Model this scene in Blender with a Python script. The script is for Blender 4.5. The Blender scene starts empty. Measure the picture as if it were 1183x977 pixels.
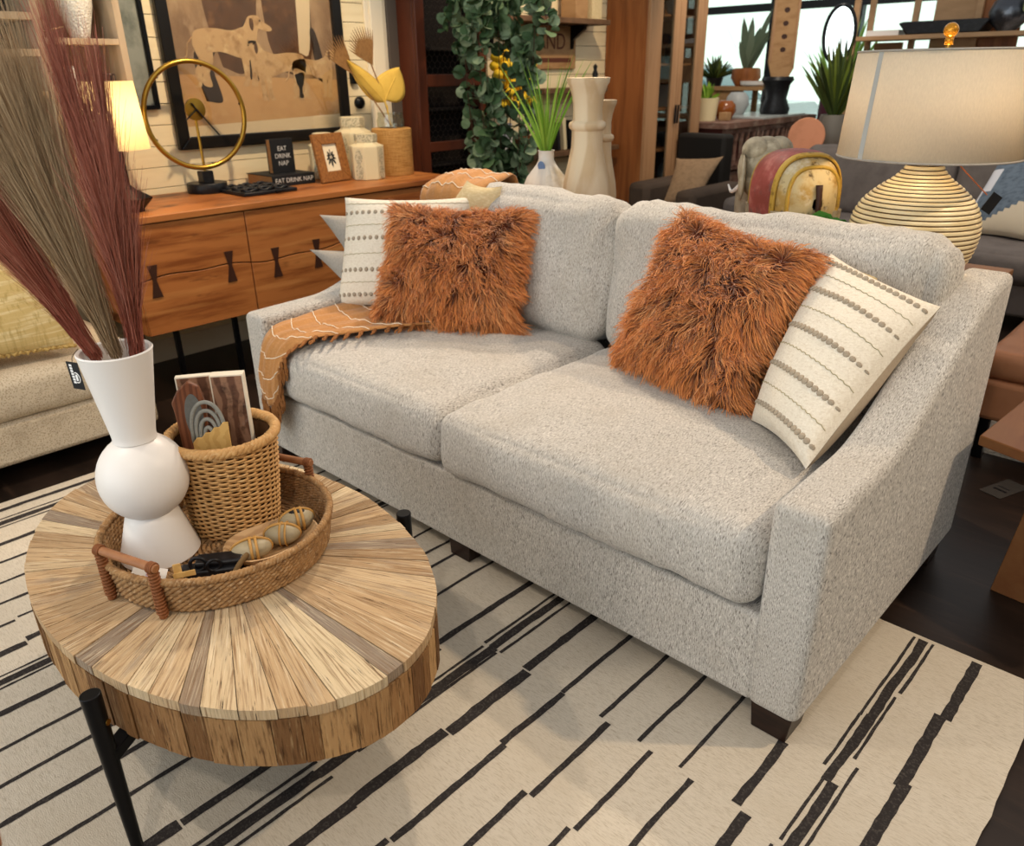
import bpy, math, random
import numpy as np
from mathutils import Vector, Matrix, noise
random.seed(7)
PI = math.pi
SC = bpy.context.scene
COL = SC.collection
ORG = {}          # world origin of every thing, so that parts can be modelled in world coordinates

# ------------------------------------------------------------------ materials
def H(h):
    h = h.lstrip('#')
    out = []
    for i in (0, 2, 4):
        c = int(h[i:i+2], 16) / 255
        out.append(c/12.92 if c <= .04045 else ((c+.055)/1.055)**2.4)
    return (*out, 1)

def M(name, base, rough=.6, metal=0, spec=.35, layers=(), bump=None, emit=None, trans=0, sheen=0, coat=0, coords='Object', sub=0, ior=1.45, alpha=1):
    """layers: (kind, colour, scale xyz, lo, hi, amount); kind noise / fine / wave / voronoi / tone / tip"""
    m = bpy.data.materials.new(name); m.use_nodes = True
    nt = m.node_tree; N = nt.nodes; L = nt.links
    b = N['Principled BSDF']
    b.inputs['Roughness'].default_value = rough
    b.inputs['Metallic'].default_value = metal
    b.inputs['Specular IOR Level'].default_value = spec
    b.inputs['Transmission Weight'].default_value = trans
    b.inputs['IOR'].default_value = ior
    b.inputs['Sheen Weight'].default_value = sheen
    b.inputs['Coat Weight'].default_value = coat
    b.inputs['Alpha'].default_value = alpha
    if sub:
        b.inputs['Subsurface Weight'].default_value = sub
        b.inputs['Subsurface Radius'].default_value = (.02, .015, .01)
    tc = N.new('ShaderNodeTexCoord')
    def tex(kind, scale):
        mp = N.new('ShaderNodeMapping'); mp.inputs['Scale'].default_value = scale
        L.new(tc.outputs[coords], mp.inputs['Vector'])
        if kind == 'wave':
            t = N.new('ShaderNodeTexWave'); t.inputs['Scale'].default_value = 1
            t.inputs['Distortion'].default_value = 6; t.inputs['Detail'].default_value = 3; t.inputs['Detail Scale'].default_value = .6
        elif kind == 'band':
            t = N.new('ShaderNodeTexWave'); t.inputs['Scale'].default_value = 1; t.inputs['Distortion'].default_value = 0
        elif kind == 'voronoi':
            t = N.new('ShaderNodeTexVoronoi'); t.inputs['Scale'].default_value = 1
        else:
            t = N.new('ShaderNodeTexNoise'); t.inputs['Scale'].default_value = 1
            t.inputs['Detail'].default_value = 5 if kind == 'noise' else 2
            t.inputs['Roughness'].default_value = .6
        L.new(mp.outputs[0], t.inputs['Vector'])
        return t.outputs['Distance'] if kind == 'voronoi' else t.outputs['Fac']
    rgb = N.new('ShaderNodeRGB'); rgb.outputs[0].default_value = H(base) if isinstance(base, str) else base
    cur = rgb.outputs[0]
    for kind, colr, scale, lo, hi, amt in layers:
        if kind in ('tone', 'tip'):
            a = N.new('ShaderNodeAttribute'); a.attribute_name = kind; f = a.outputs['Fac']
        else:
            f = tex(kind, scale)
        mr = N.new('ShaderNodeMapRange'); mr.inputs['From Min'].default_value = lo; mr.inputs['From Max'].default_value = hi
        mr.inputs['To Max'].default_value = amt
        L.new(f, mr.inputs['Value'])
        mx = N.new('ShaderNodeMix'); mx.data_type = 'RGBA'
        L.new(mr.outputs[0], mx.inputs['Factor']); L.new(cur, mx.inputs['A'])
        mx.inputs['B'].default_value = H(colr)
        cur = mx.outputs['Result']
    L.new(cur, b.inputs['Base Color'])
    if bump:
        kind, scale, st, dist = bump
        bp = N.new('ShaderNodeBump'); bp.inputs['Strength'].default_value = st; bp.inputs['Distance'].default_value = dist
        L.new(tex(kind, scale), bp.inputs['Height']); L.new(bp.outputs[0], b.inputs['Normal'])
    if emit:
        b.inputs['Emission Color'].default_value = H(emit[0]); b.inputs['Emission Strength'].default_value = emit[1]
    return m

def GLASS(name, tint='#ffffff', refl=.08):
    m = bpy.data.materials.new(name); m.use_nodes = True
    nt = m.node_tree; N = nt.nodes; L = nt.links
    for n in list(N): N.remove(n)
    o = N.new('ShaderNodeOutputMaterial'); t = N.new('ShaderNodeBsdfTransparent'); g = N.new('ShaderNodeBsdfGlossy')
    t.inputs[0].default_value = H(tint); g.inputs['Roughness'].default_value = .02
    x = N.new('ShaderNodeMixShader'); x.inputs[0].default_value = refl
    L.new(t.outputs[0], x.inputs[1]); L.new(g.outputs[0], x.inputs[2]); L.new(x.outputs[0], o.inputs[0])
    return m

def SHADE(name, col, transl=.45):
    m = bpy.data.materials.new(name); m.use_nodes = True
    nt = m.node_tree; N = nt.nodes; L = nt.links
    for n in list(N): N.remove(n)
    o = N.new('ShaderNodeOutputMaterial'); d = N.new('ShaderNodeBsdfDiffuse'); t = N.new('ShaderNodeBsdfTranslucent')
    tc = N.new('ShaderNodeTexCoord'); mp = N.new('ShaderNodeMapping'); mp.inputs['Scale'].default_value = (260, 260, 90)
    nz = N.new('ShaderNodeTexNoise'); nz.inputs['Scale'].default_value = 1
    L.new(tc.outputs['Object'], mp.inputs[0]); L.new(mp.outputs[0], nz.inputs['Vector'])
    mx = N.new('ShaderNodeMix'); mx.data_type = 'RGBA'
    c = H(col); mx.inputs['A'].default_value = tuple(v*.82 for v in c[:3]) + (1,); mx.inputs['B'].default_value = c
    L.new(nz.outputs['Fac'], mx.inputs['Factor'])
    L.new(mx.outputs['Result'], d.inputs[0]); L.new(mx.outputs['Result'], t.inputs[0])
    x = N.new('ShaderNodeMixShader'); x.inputs[0].default_value = transl
    L.new(d.outputs[0], x.inputs[1]); L.new(t.outputs[0], x.inputs[2]); L.new(x.outputs[0], o.inputs[0])
    return m

# ------------------------------------------------------------------ mesh builder
class MB:
    def __init__(s):
        s.v = []; s.f = []; s.m = []; s.uv = []; s.tone = []; s.mi = 0; s.t = 0.0; s.hasuv = False; s.tip = None
    def add(s, verts, faces, uvs=None, t=None):
        o = len(s.v); s.v += [tuple(p) for p in verts]
        for i, f in enumerate(faces):
            s.f.append(tuple(o+k for k in f)); s.m.append(s.mi); s.tone.append(s.t if t is None else t)
            if uvs is not None: s.uv.append(uvs[i]); s.hasuv = True
            else: s.uv.append([(0, 0)]*len(f))
        return s
    def box(s, x0, x1, y0, y1, z0, z1, X=None):
        v = [(x0,y0,z0),(x1,y0,z0),(x1,y1,z0),(x0,y1,z0),(x0,y0,z1),(x1,y0,z1),(x1,y1,z1),(x0,y1,z1)]
        if X is not None: v = [X @ Vector(p) for p in v]
        return s.add(v, [(3,2,1,0),(4,5,6,7),(0,1,5,4),(1,2,6,5),(2,3,7,6),(3,0,4,7)])
    def bar(s, a, b, w, h=None, up=(0,0,1)):
        """square bar from a to b"""
        a = Vector(a); b = Vector(b); h = w if h is None else h
        d = (b-a).normalized(); u = Vector(up)
        if abs(d.dot(u)) > .95: u = Vector((1,0,0))
        sx = d.cross(u).normalized()*w/2; sy = sx.cross(d).normalized()*h/2
        v = [a-sx-sy,a+sx-sy,a+sx+sy,a-sx+sy,b-sx-sy,b+sx-sy,b+sx+sy,b-sx+sy]
        return s.add(v, [(0,1,2,3),(7,6,5,4),(0,4,5,1),(1,5,6,2),(2,6,7,3),(3,7,4,0)])
    def tube(s, pts, r, n=8, closed=False, cap=True, flat=1.0):
        P = [Vector(p) for p in pts]; k = len(P)
        R = r if hasattr(r, '__len__') else [r]*k
        v = []; up = None
        for i in range(k):
            a = P[(i-1) % k] if closed or i > 0 else P[i]; b = P[(i+1) % k] if closed or i < k-1 else P[i]
            d = (b-a); d = d.normalized() if d.length > 1e-9 else Vector((0,0,1))
            if up is None:
                up = Vector((0,0,1)) if abs(d.z) < .9 else Vector((1,0,0))
            sx = d.cross(up)
            if sx.length < 1e-6: sx = d.orthogonal()
            sx.normalize(); sy = sx.cross(d).normalized(); up = sy
            for j in range(n):
                t = 2*PI*j/n; v.append(P[i] + sx*math.cos(t)*R[i] + sy*math.sin(t)*R[i]*flat)
        f = []
        for i in range(k if closed else k-1):
            for j in range(n):
                f.append((i*n+j, i*n+(j+1) % n, ((i+1) % k)*n+(j+1) % n, ((i+1) % k)*n+j))
        if cap and not closed: f += [tuple(range(n-1,-1,-1)), tuple((k-1)*n+j for j in range(n))]
        return s.add(v, f)
    def lathe(s, prof, c=(0,0), n=32, cap=(True, True), sx=1, sy=1, z=0, rot=None):
        v = []; k = len(prof)
        for r, h in prof:
            for j in range(n):
                t = 2*PI*j/n; v.append((c[0]+r*math.cos(t)*sx, c[1]+r*math.sin(t)*sy, z+h))
        if rot is not None: v = [rot @ Vector(p) for p in v]
        f = [(i*n+j, i*n+(j+1) % n, (i+1)*n+(j+1) % n, (i+1)*n+j) for i in range(k-1) for j in range(n)]
        if cap[0]: f.append(tuple(range(n-1,-1,-1)))
        if cap[1]: f.append(tuple((k-1)*n+j for j in range(n)))
        return s.add(v, f)
    def prism(s, poly, fn, a, b):
        """poly of 2-D points, fn(p, q, t) -> 3-D, t in (a, b)"""
        k = len(poly)
        v = [fn(p, q, a) for p, q in poly] + [fn(p, q, b) for p, q in poly]
        f = [tuple(range(k-1,-1,-1)), tuple(range(k, 2*k))] + [(i, (i+1) % k, k+(i+1) % k, k+i) for i in range(k)]
        return s.add(v, f)
    def surf(s, fn, nu, nv, cu=False, cv=False, t=None):
        v = []
        for i in range(nu if cu else nu+1):
            for j in range(nv if cv else nv+1): v.append(fn(i/nu, j/nv))
        W = nv if cv else nv+1; Hn = nu if cu else nu+1
        f = []; uv = []
        for i in range(nu):
            for j in range(nv):
                f.append((i*W+j, ((i+1) % Hn)*W+j, ((i+1) % Hn)*W+(j+1) % W, i*W+(j+1) % W))
                uv.append([(i/nu,j/nv),((i+1)/nu,j/nv),((i+1)/nu,(j+1)/nv),(i/nu,(j+1)/nv)])
        return s.add(v, f, uv, t)
    def ell(s, c, r, n=16, m=10, X=None):
        def fn(u, w):
            a = 2*PI*u; b = PI*(w-.5)
            p = Vector((math.cos(a)*math.cos(b)*r[0], math.sin(a)*math.cos(b)*r[1], math.sin(b)*r[2]))
            if X is not None: p = X @ p
            return p + Vector(c)
        return s.surf(fn, n, m, cu=True)
    def build(s, name, mats, parent=None, org=None, bevel=0, seg=2, smooth=35, subsurf=0, solid=0):
        if not isinstance(mats, (list, tuple)): mats = [mats]
        if parent is not None: O = ORG[parent.name]
        elif org is not None: O = Vector(org)
        else:
            a = np.array(s.v); O = Vector(((a[:,0].min()+a[:,0].max())/2, (a[:,1].min()+a[:,1].max())/2, a[:,2].min()))
        me = bpy.data.meshes.new(name)
        me.from_pydata([(p[0]-O.x, p[1]-O.y, p[2]-O.z) for p in s.v], [], s.f)
        for m in mats: me.materials.append(m)
        me.polygons.foreach_set('material_index', s.m)
        if s.hasuv:
            u = me.uv_layers.new(name='UVMap'); flat = [c for f in s.uv for q in f for c in q]
            u.data.foreach_set('uv', flat)
        if any(t != 0 for t in s.tone):
            at = me.attributes.new('tone', 'FLOAT', 'FACE'); at.data.foreach_set('value', s.tone)
        if s.tip is not None:
            at = me.attributes.new('tip', 'FLOAT', 'POINT'); at.data.foreach_set('value', s.tip)
        if smooth:
            me.shade_smooth()
            if smooth < 180: me.set_sharp_from_angle(angle=math.radians(smooth))
        me.validate(); me.update()
        o = bpy.data.objects.new(name, me); COL.objects.link(o)
        ORG[o.name] = O
        if parent is not None: o.parent = parent
        else: o.location = O
        if solid:
            d = o.modifiers.new('solid', 'SOLIDIFY'); d.thickness = solid; d.offset = 0
        if bevel:
            d = o.modifiers.new('bevel', 'BEVEL'); d.width = bevel; d.segments = seg; d.limit_method = 'ANGLE'; d.angle_limit = math.radians(40)
            d.harden_normals = False
        if subsurf:
            d = o.modifiers.new('sub', 'SUBSURF'); d.levels = subsurf; d.render_levels = subsurf
        return o

def tag(o, label, cat, group=None):
    o['label'] = label; o['category'] = cat
    if group: o['group'] = group
    return o
def thing(name, loc, label, cat, group=None):
    o = bpy.data.objects.new(name, None); COL.objects.link(o); o.location = loc; o.empty_display_size = .05
    ORG[o.name] = Vector(loc)
    return tag(o, label, cat, group)
def struct(o): o['kind'] = 'structure'; return o

def text(name, body, size, X, mat, parent, ext=.0006, align='CENTER', sx=1.0):
    c = bpy.data.curves.new(name, 'FONT'); c.body = body; c.size = size; c.extrude = ext; c.align_x = align; c.align_y = 'CENTER'
    o = bpy.data.objects.new(name, c); COL.objects.link(o)
    bpy.context.view_layer.update()
    me = bpy.data.meshes.new_from_object(o.evaluated_get(bpy.context.evaluated_depsgraph_get()))
    bpy.data.objects.remove(o); bpy.data.curves.remove(c)
    O = ORG[parent.name]
    for v in me.vertices:
        q = X @ Vector((v.co.x*sx, v.co.y, v.co.z)); v.co = q - O
    me.materials.clear(); me.materials.append(mat)
    ob = bpy.data.objects.new(name, me); COL.objects.link(ob); ob.parent = parent; ORG[ob.name] = O
    return ob

def frame(o, right, up):
    """matrix with x=right, y=up, z=normal at o"""
    r = Vector(right).normalized(); u = Vector(up); n = r.cross(u).normalized(); u = n.cross(r)
    X = Matrix((r, u, n)).transposed().to_4x4(); X.translation = Vector(o); return X

def nz(p, s, seed=0): return noise.noise(Vector((p[0]*s+seed*7.3, p[1]*s-seed*3.1, p[2]*s+seed*1.7)))

def cushion(mb, c, half, r, n=(22,14,8), crown=.02, front=.012, wr=.004, seed=0, X=None, ws=6):
    """soft rounded box; crown bulges top and bottom, front bulges the y faces"""
    hx, hy, hz = half; key = {}
    V = []; F = []
    def vert(p):
        k = tuple(round(a, 4) for a in p)
        if k in key: return key[k]
        q = Vector((p[0]*hx, p[1]*hy, p[2]*hz))
        inner = Vector((max(-hx+r, min(hx-r, q.x)), max(-hy+r, min(hy-r, q.y)), max(-hz+r, min(hz-r, q.z))))
        d = q-inner
        if d.length > 1e-9: q = inner + d.normalized()*r
        bx, by, bz = 1-p[0]**2, 1-p[1]**2, 1-p[2]**2
        q.z += crown*p[2]*max(0, bx)**.95*max(0, by)**.95
        q.y += front*p[1]*max(0, bx)**.9*max(0, bz)**.9
        q.x += front*.6*p[0]*max(0, by)**.6*max(0, bz)**.6
        w = nz((q.x, q.y, q.z), ws, seed)*wr + nz((q.x*3, q.y, q.z*.6), ws*1.6, seed+3)*wr*.6
        dn = d.normalized() if d.length > 1e-9 else Vector((0,0,1))
        q += dn*w
        q = q + Vector(c) if X is None else X @ q
        key[k] = len(V); V.append(q); return key[k]
    # cluster samples towards the edges so that the rounding is smooth
    def samp(k, h):
        e = r/h; out = [-1, -1+e*.15, -1+e*.4, -1+e*.75]
        m = max(2, k-6)
        out += [-1+e*1.1 + (2-2.2*e)*i/m for i in range(m+1)]
        return out + [1-e*.75, 1-e*.4, 1-e*.15, 1]
    sx, sy, sz = samp(n[0], hx), samp(n[1], hy), samp(n[2], hz)
    for ax in range(3):
        A, B = [(sy, sz), (sz, sx), (sx, sy)][ax]
        for sg in (-1, 1):
            for i in range(len(A)-1):
                for j in range(len(B)-1):
                    q = []
                    for a, b in ((A[i],B[j]),(A[i+1],B[j]),(A[i+1],B[j+1]),(A[i],B[j+1])):
                        q.append(vert((sg, a, b) if ax == 0 else (b, sg, a) if ax == 1 else (a, b, sg)))
                    F.append(tuple(q) if sg > 0 else tuple(q[::-1]))
    mb.add(V, F); return mb

PEXP = .45
def pillow_fn(corn, th, pinch=.045, seed=0, wr=.006):
    """corn: BL, BR, TR, TL seen from the front; returns fn(u, v, side)"""
    BL, BR, TR, TL = [Vector(p) for p in corn]
    def base(u, v): return (BL*(1-u)+BR*u)*(1-v) + (TL*(1-u)+TR*u)*v
    nrm = ((BR-BL)+(TR-TL)).cross((TL-BL)+(TR-BR)).normalized()
    ctr = base(.5, .5)
    def fn(u, v, side):
        a, b = 2*u-1, 2*v-1
        # edges are pulled in half way between corners
        uu = u - (a)*pinch*(1-b*b)*abs(a)**3; vv = v - (b)*pinch*(1-a*a)*abs(b)**3
        p = base(uu, vv)
        prof = (max(0, 1-a**2)**PEXP)*(max(0, 1-b**2)**PEXP)
        ed = abs(a*b)**3
        p = p + nrm*(side*th/2*prof + wr*nz((u*2, v*2, side), 1.3, seed) - .02*ed*0)
        p = p + nrm*side*wr*.5*nz((u*5, v*5, side), 1.3, seed+5)*prof
        return p
    return fn, nrm

def pillow(mb, corn, th, n=22, pinch=.045, seed=0, front=0, back=0, wr=.006):
    fn, nrm = pillow_fn(corn, th, pinch, seed, wr)
    cs = lambda t: .5-.5*math.cos(PI*t)
    cs2 = lambda t: .5*t+.5*cs(t)
    mb.mi = front; mb.surf(lambda u, v: fn(cs2(u), cs2(v), 1), n, n)
    mb.mi = back; mb.surf(lambda u, v: fn(cs2(1-u), cs2(v), -1), n, n)
    mb.mi = 0
    return fn, nrm

def spline(P, n):
    """catmull-rom through 3-D points"""
    P = [Vector(p) for p in P]; Q = [P[0]*2-P[1]] + P + [P[-1]*2-P[-2]]; out = []
    for i in range(1, len(Q)-2):
        for k in range(n):
            t = k/n; a, b, c, d = Q[i-1], Q[i], Q[i+1], Q[i+2]
            out.append(.5*((2*b)+(c-a)*t+(2*a-5*b+4*c-d)*t*t+(3*b-a-3*c+d)*t**3))
    return out + [P[-1]]

def strands(S, name, mats, parent=None, org=None, tones=None):
    """S: array (n, k, 3) of strand points, width array (n, k); thin flat ribbons"""
    P, Wd = S; n, k, _ = P.shape
    d = np.gradient(P, axis=1); d /= np.linalg.norm(d, axis=2, keepdims=True)+1e-9
    rng = np.random.default_rng(5)
    rv = rng.normal(size=(n, 1, 3)); sd = np.cross(d, rv); sd /= np.linalg.norm(sd, axis=2, keepdims=True)+1e-9
    A = P - sd*Wd[..., None]/2; B = P + sd*Wd[..., None]/2
    V = np.stack([A, B], 2).reshape(-1, 3)
    O = np.array(ORG[parent.name] if parent is not None else org)
    i = np.arange(n)[:, None]*k*2 + np.arange(k-1)[None]*2
    F = np.stack([i, i+1, i+3, i+2], -1).reshape(-1, 4)
    me = bpy.data.meshes.new(name); nf = len(F)
    me.vertices.add(len(V)); me.vertices.foreach_set('co', (V-O).astype(np.float32).ravel())
    me.loops.add(nf*4); me.loops.foreach_set('vertex_index', F.astype(np.int32).ravel())
    me.polygons.add(nf); me.polygons.foreach_set('loop_start', np.arange(nf, dtype=np.int32)*4)
    me.update(); me.validate()
    at = me.attributes.new('tip', 'FLOAT', 'POINT'); at.data.foreach_set('value', np.tile(np.repeat(np.linspace(0, 1, k), 2), n).astype(np.float32))
    if tones is not None:
        at = me.attributes.new('tone', 'FLOAT', 'POINT'); at.data.foreach_set('value', np.repeat(tones, k*2).astype(np.float32))
    for m in (mats if isinstance(mats, list) else [mats]): me.materials.append(m)
    me.shade_smooth()
    o = bpy.data.objects.new(name, me); COL.objects.link(o); ORG[o.name] = Vector(O)
    if parent is not None: o.parent = parent
    else: o.location = O
    return o
# ------------------------------------------------------------------ camera
cam_d = bpy.data.cameras.new('camera'); cam = bpy.data.objects.new('camera', cam_d); COL.objects.link(cam)
fw = Vector((-0.63008369, 0.65949417, -0.40995363)); rt = Vector((0.72718357, 0.68630856, -0.01358692))
up = rt.cross(fw)
X = Matrix((rt, up, -fw)).transposed().to_4x4(); X.translation = Vector((1.5663, -1.3602, 1.4178)); cam.matrix_world = X
cam_d.sensor_width = 36; cam_d.sensor_fit = 'HORIZONTAL'; cam_d.lens = 899.67*36/1183
cam_d.clip_start = .02
cam_d.dof.use_dof = True; cam_d.dof.focus_distance = 1.85; cam_d.dof.aperture_fstop = 4.8
SC.camera = cam

# ------------------------------------------------------------------ room shell
m_floor = M('dark_floor', '#2b201a', rough=.38, spec=.4, layers=[('noise', '#120d0a', (1.2,7,7), .4, .65, .8), ('noise', '#4a382c', (3,30,3), .58, .8, .6)], bump=('noise', (4,30,4), .15, .002))
m_ship = M('shiplap_paint', '#e9d9b4', rough=.55, layers=[('noise', '#d9c49a', (3,3,20), .45, .75, .6)])
m_taupe = M('taupe_paint', '#5a5048', rough=.7)
m_trimw = M('cream_trim', '#e6dac2', rough=.5)
m_wallp = M('warm_plaster', '#bfae98', rough=.9, layers=[('noise', '#a8967f', (2,2,2), .4, .7, .5)])
m_outside = M('pavement_pale', '#b9bcae', rough=.9)

f = MB(); f.box(-8, 4.2, -4.5, 7.2, -.06, 0); struct(f.build('floor', m_floor))
# left wall of white boards: every board its own strip with a groove between
WX = -2.62
w = MB()
w.mi = 0
zb = 0.0; k = 0
while zb < 2.9:
    w.box(WX-.02, WX, -4.5, 5.2, zb+.0015, min(2.9, zb+.0985)); zb += .1
w.mi = 1; w.box(WX-.12, WX-.0195, -4.5, 5.2, 0, 2.9)
struct(w.build('wall_left', [m_ship, M('groove_shadow_gap', '#3a2f25', rough=.9)], bevel=.0015, seg=1))
t = MB(); t.box(WX, WX+.02, 1.80, 1.955, 0, 2.9); t.box(WX, WX+.035, 1.83, 1.925, 0, 2.9); struct(t.build('trim_1', m_trimw, bevel=.004))
t = MB(); t.box(WX, WX+.03, 1.957, 2.12, 0, 2.9); struct(t.build('wall_pilaster', m_taupe, bevel=.004))
t = MB(); t.box(4.2, 4.3, -4.5, 7.2, 0, 2.9); struct(t.build('daylight_block_wall', m_wallp))  # unseen wall added to keep daylight off the right side
t = MB(); t.box(WX-.02, WX+.012, -4.5, 1.80, 0, .12); struct(t.build('baseboard_left', m_trimw, bevel=.003))
# partition behind the glazed cabinet, then the shop front
t = MB(); t.box(-8, WX-.12, 5.0, 5.12, 0, 2.9); struct(t.build('wall_return', m_wallp))
BY = 7.0
t = MB()
t.box(-8, 4.2, BY, BY+.15, 0, .82)
t.box(-8, 4.2, BY, BY+.15, 2.5, 2.9)
for x0, x1 in ((-8,-3.55), (.55,4.2)): t.box(x0, x1, BY, BY+.15, .82, 2.5)
struct(t.build('wall_back', m_wallp))
m_mull = M('dark_window_metal', '#2f3236', rough=.4, metal=.3)
m_pane = GLASS('window_glass', '#f2fbf6', .05)
edges = [-3.55, -2.62, -1.78, -.62, .55]
for i in range(4):
    a, b = edges[i], edges[i+1]
    o = MB()
    o.box(a, a+.05, BY-.02, BY+.07, .82, 2.5); o.box(b-.05, b, BY-.02, BY+.07, .82, 2.5)
    o.box(a+.05, b-.05, BY-.02, BY+.07, .82, .88); o.box(a+.05, b-.05, BY-.02, BY+.07, 2.44, 2.5)
    o.box(a+.05, b-.05, BY-.02, BY+.07, 1.96, 2.03)
    wn = struct(o.build('window_%d' % (i+1), m_mull, bevel=.004))
    g = MB(); g.box(a+.05, b-.05, BY+.02, BY+.028, .88, 1.96); g.box(a+.05, b-.05, BY+.02, BY+.028, 2.03, 2.44); g.build('pane', m_pane, wn)
g = MB(); g.box(-14, 8, BY+.15, 22, -.12, -.06); struct(g.build('ground_outside', m_outside))

# ------------------------------------------------------------------ light
w = bpy.data.worlds.new('sky'); SC.world = w; w.use_nodes = True
N = w.node_tree.nodes; L = w.node_tree.links; bg = N['Background']
tc = N.new('ShaderNodeTexCoord'); sep = N.new('ShaderNodeSeparateXYZ'); L.new(tc.outputs['Generated'], sep.inputs[0])
ramp = N.new('ShaderNodeValToRGB'); L.new(sep.outputs['Z'], ramp.inputs[0])
ramp.color_ramp.elements[0].position = .0; ramp.color_ramp.elements[0].color = (1.5, 1.62, 1.5, 1)
ramp.color_ramp.elements[1].position = .55; ramp.color_ramp.elements[1].color = (.56, .55, .54, 1)
e = ramp.color_ramp.elements.new(.25); e.color = (1.1, 1.2, 1.22, 1)
L.new(ramp.outputs[0], bg.inputs[0]); bg.inputs[1].default_value = 1.0

def spot(name, loc, aim, power, size=50, blend=.4, col=(1,.80,.56), rad=.06):
    d = bpy.data.lights.new(name, 'SPOT'); d.energy = power; d.spot_size = math.radians(size); d.spot_blend = blend; d.color = col; d.shadow_soft_size = rad
    o = bpy.data.objects.new(name, d); COL.objects.link(o); o.location = loc
    o.rotation_euler = (Vector(aim)-Vector(loc)).to_track_quat('-Z', 'Y').to_euler(); return o
WARM = (1, .76, .50)
spot('overhead_spot', (-1.3, 1.9, 3.1), (.35, -.6, .2), 210, 62, .5, (1,.83,.64), .05)
spot('overhead_spot', (2.7, 1.3, 3.0), (1.1, .35, .4), 190, 60, .6, WARM, .05)
spot('overhead_spot', (-.9, -1.9, 3.0), (-.1, -.5, .4), 80, 60, .6, (1,.86,.70), .05)
spot('overhead_spot', (1.6, -2.2, 3.0), (.5, .2, .3), 60, 60, .6, (1,.88,.74), .05)
spot('overhead_spot', (-1.2, .9, 3.0), (-2.45, .9, 1.0), 170, 75, .6, WARM, .05)
spot('overhead_spot', (-1.2, 2.9, 3.0), (-2.5, 3.1, 1.1), 110, 75, .6, WARM, .05)
spot('overhead_spot', (-.9, 1.4, 3.0), (-.6, .75, .6), 70, 55, .6, WARM, .05)
spot('overhead_spot', (-1.0, -1.2, 3.0), (-2.2, -.8, .4), 90, 60, .6, WARM, .05)
spot('overhead_spot', (.2, 2.9, 3.1), (.1, 4.6, .6), 110, 70, .6, (1,.88,.74), .05)  # added lamp, lifts the dark far sofa
spot('overhead_spot', (-1.2, 4.3, 3.1), (-2.1, 5.6, .9), 130, 75, .6, (1,.86,.68), .05)  # extra unseen lamp put in to brighten the sideboard corner
# daylight from the shop windows on the near side
d = bpy.data.lights.new('front_window_daylight', 'AREA'); d.shape = 'RECTANGLE'; d.size = 6; d.size_y = 2.2; d.energy = 60; d.color = (.86, .93, 1)
o = bpy.data.objects.new('front_window_daylight', d); COL.objects.link(o); o.location = (-.8, -4.4, 1.6)
o.rotation_euler = Vector((0.1, 1, -.15)).to_track_quat('-Z', 'Y').to_euler()

SC.view_settings.view_transform = 'Standard'; SC.view_settings.look = 'None'; SC.view_settings.gamma = 1
SC.view_settings.use_curve_mapping = False; SC.view_settings.exposure = 0.12
# ------------------------------------------------------------------ rug
m_rug = M('cream_wool', '#ccc2b2', rough=.95, spec=.1, layers=[('noise', '#a59885', (60,420,60), .48, .7, .75), ('noise', '#c0b4a1', (1.5,3.5,1), .45, .65, .6)], bump=('noise', (170,420,100), .5, .004))
m_char = M('charcoal_wool', '#34302f', rough=.95, spec=.1, layers=[('noise', '#5f5954', (160,160,60), .5, .75, .8)], bump=('noise', (300,300,100), .5, .004))
r = MB()
RX0, RX1, RY0, RY1 = -1.5, 1.492, -1.85, .615
nx, ny = 60, 50
rnd = random.Random(3)
jx = [rnd.uniform(-.003, .003) for _ in range(ny+1)]
def rugz(u, v):
    x = RX0+(RX1-RX0)*u; y = RY0+(RY1-RY0)*v
    if u > .999: x += jx[int(round(v*ny))]
    return (x, y, .0115)
r.surf(rugz, nx, ny)
r.box(RX0, RX1-.004, RY0, RY1, .0005, .0114)
r.mi = 1
def stripe(x, w, y1, y0, seed, amp=.004, x2=None):
    """hand tufted stripe from y1 (far) to y0 (near) with a wavering edge"""
    n = max(2, int((y1-y0)/.022)); V = []
    for i in range(n+1):
        y = y1+(y0-y1)*i/n
        cx = x + (0 if x2 is None else (x2-x)*i/n) + amp*noise.noise(Vector((seed*3.7, y*7, 0)))
        hw = w/2*(1+.22*noise.noise(Vector((seed*1.9+9, y*30, 2))))
        V += [(cx-hw+.0008*rnd.uniform(-1,1), y, .0121+seed*6e-6), (cx+hw+.0008*rnd.uniform(-1,1), y, .0121+seed*6e-6)]
    r.add(V, [(2*i, 2*i+2, 2*i+3, 2*i+1) for i in range(n)])
F_, B1, B2, B3, N_ = .60, -.203, -.481, -.75, -1.84
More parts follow.
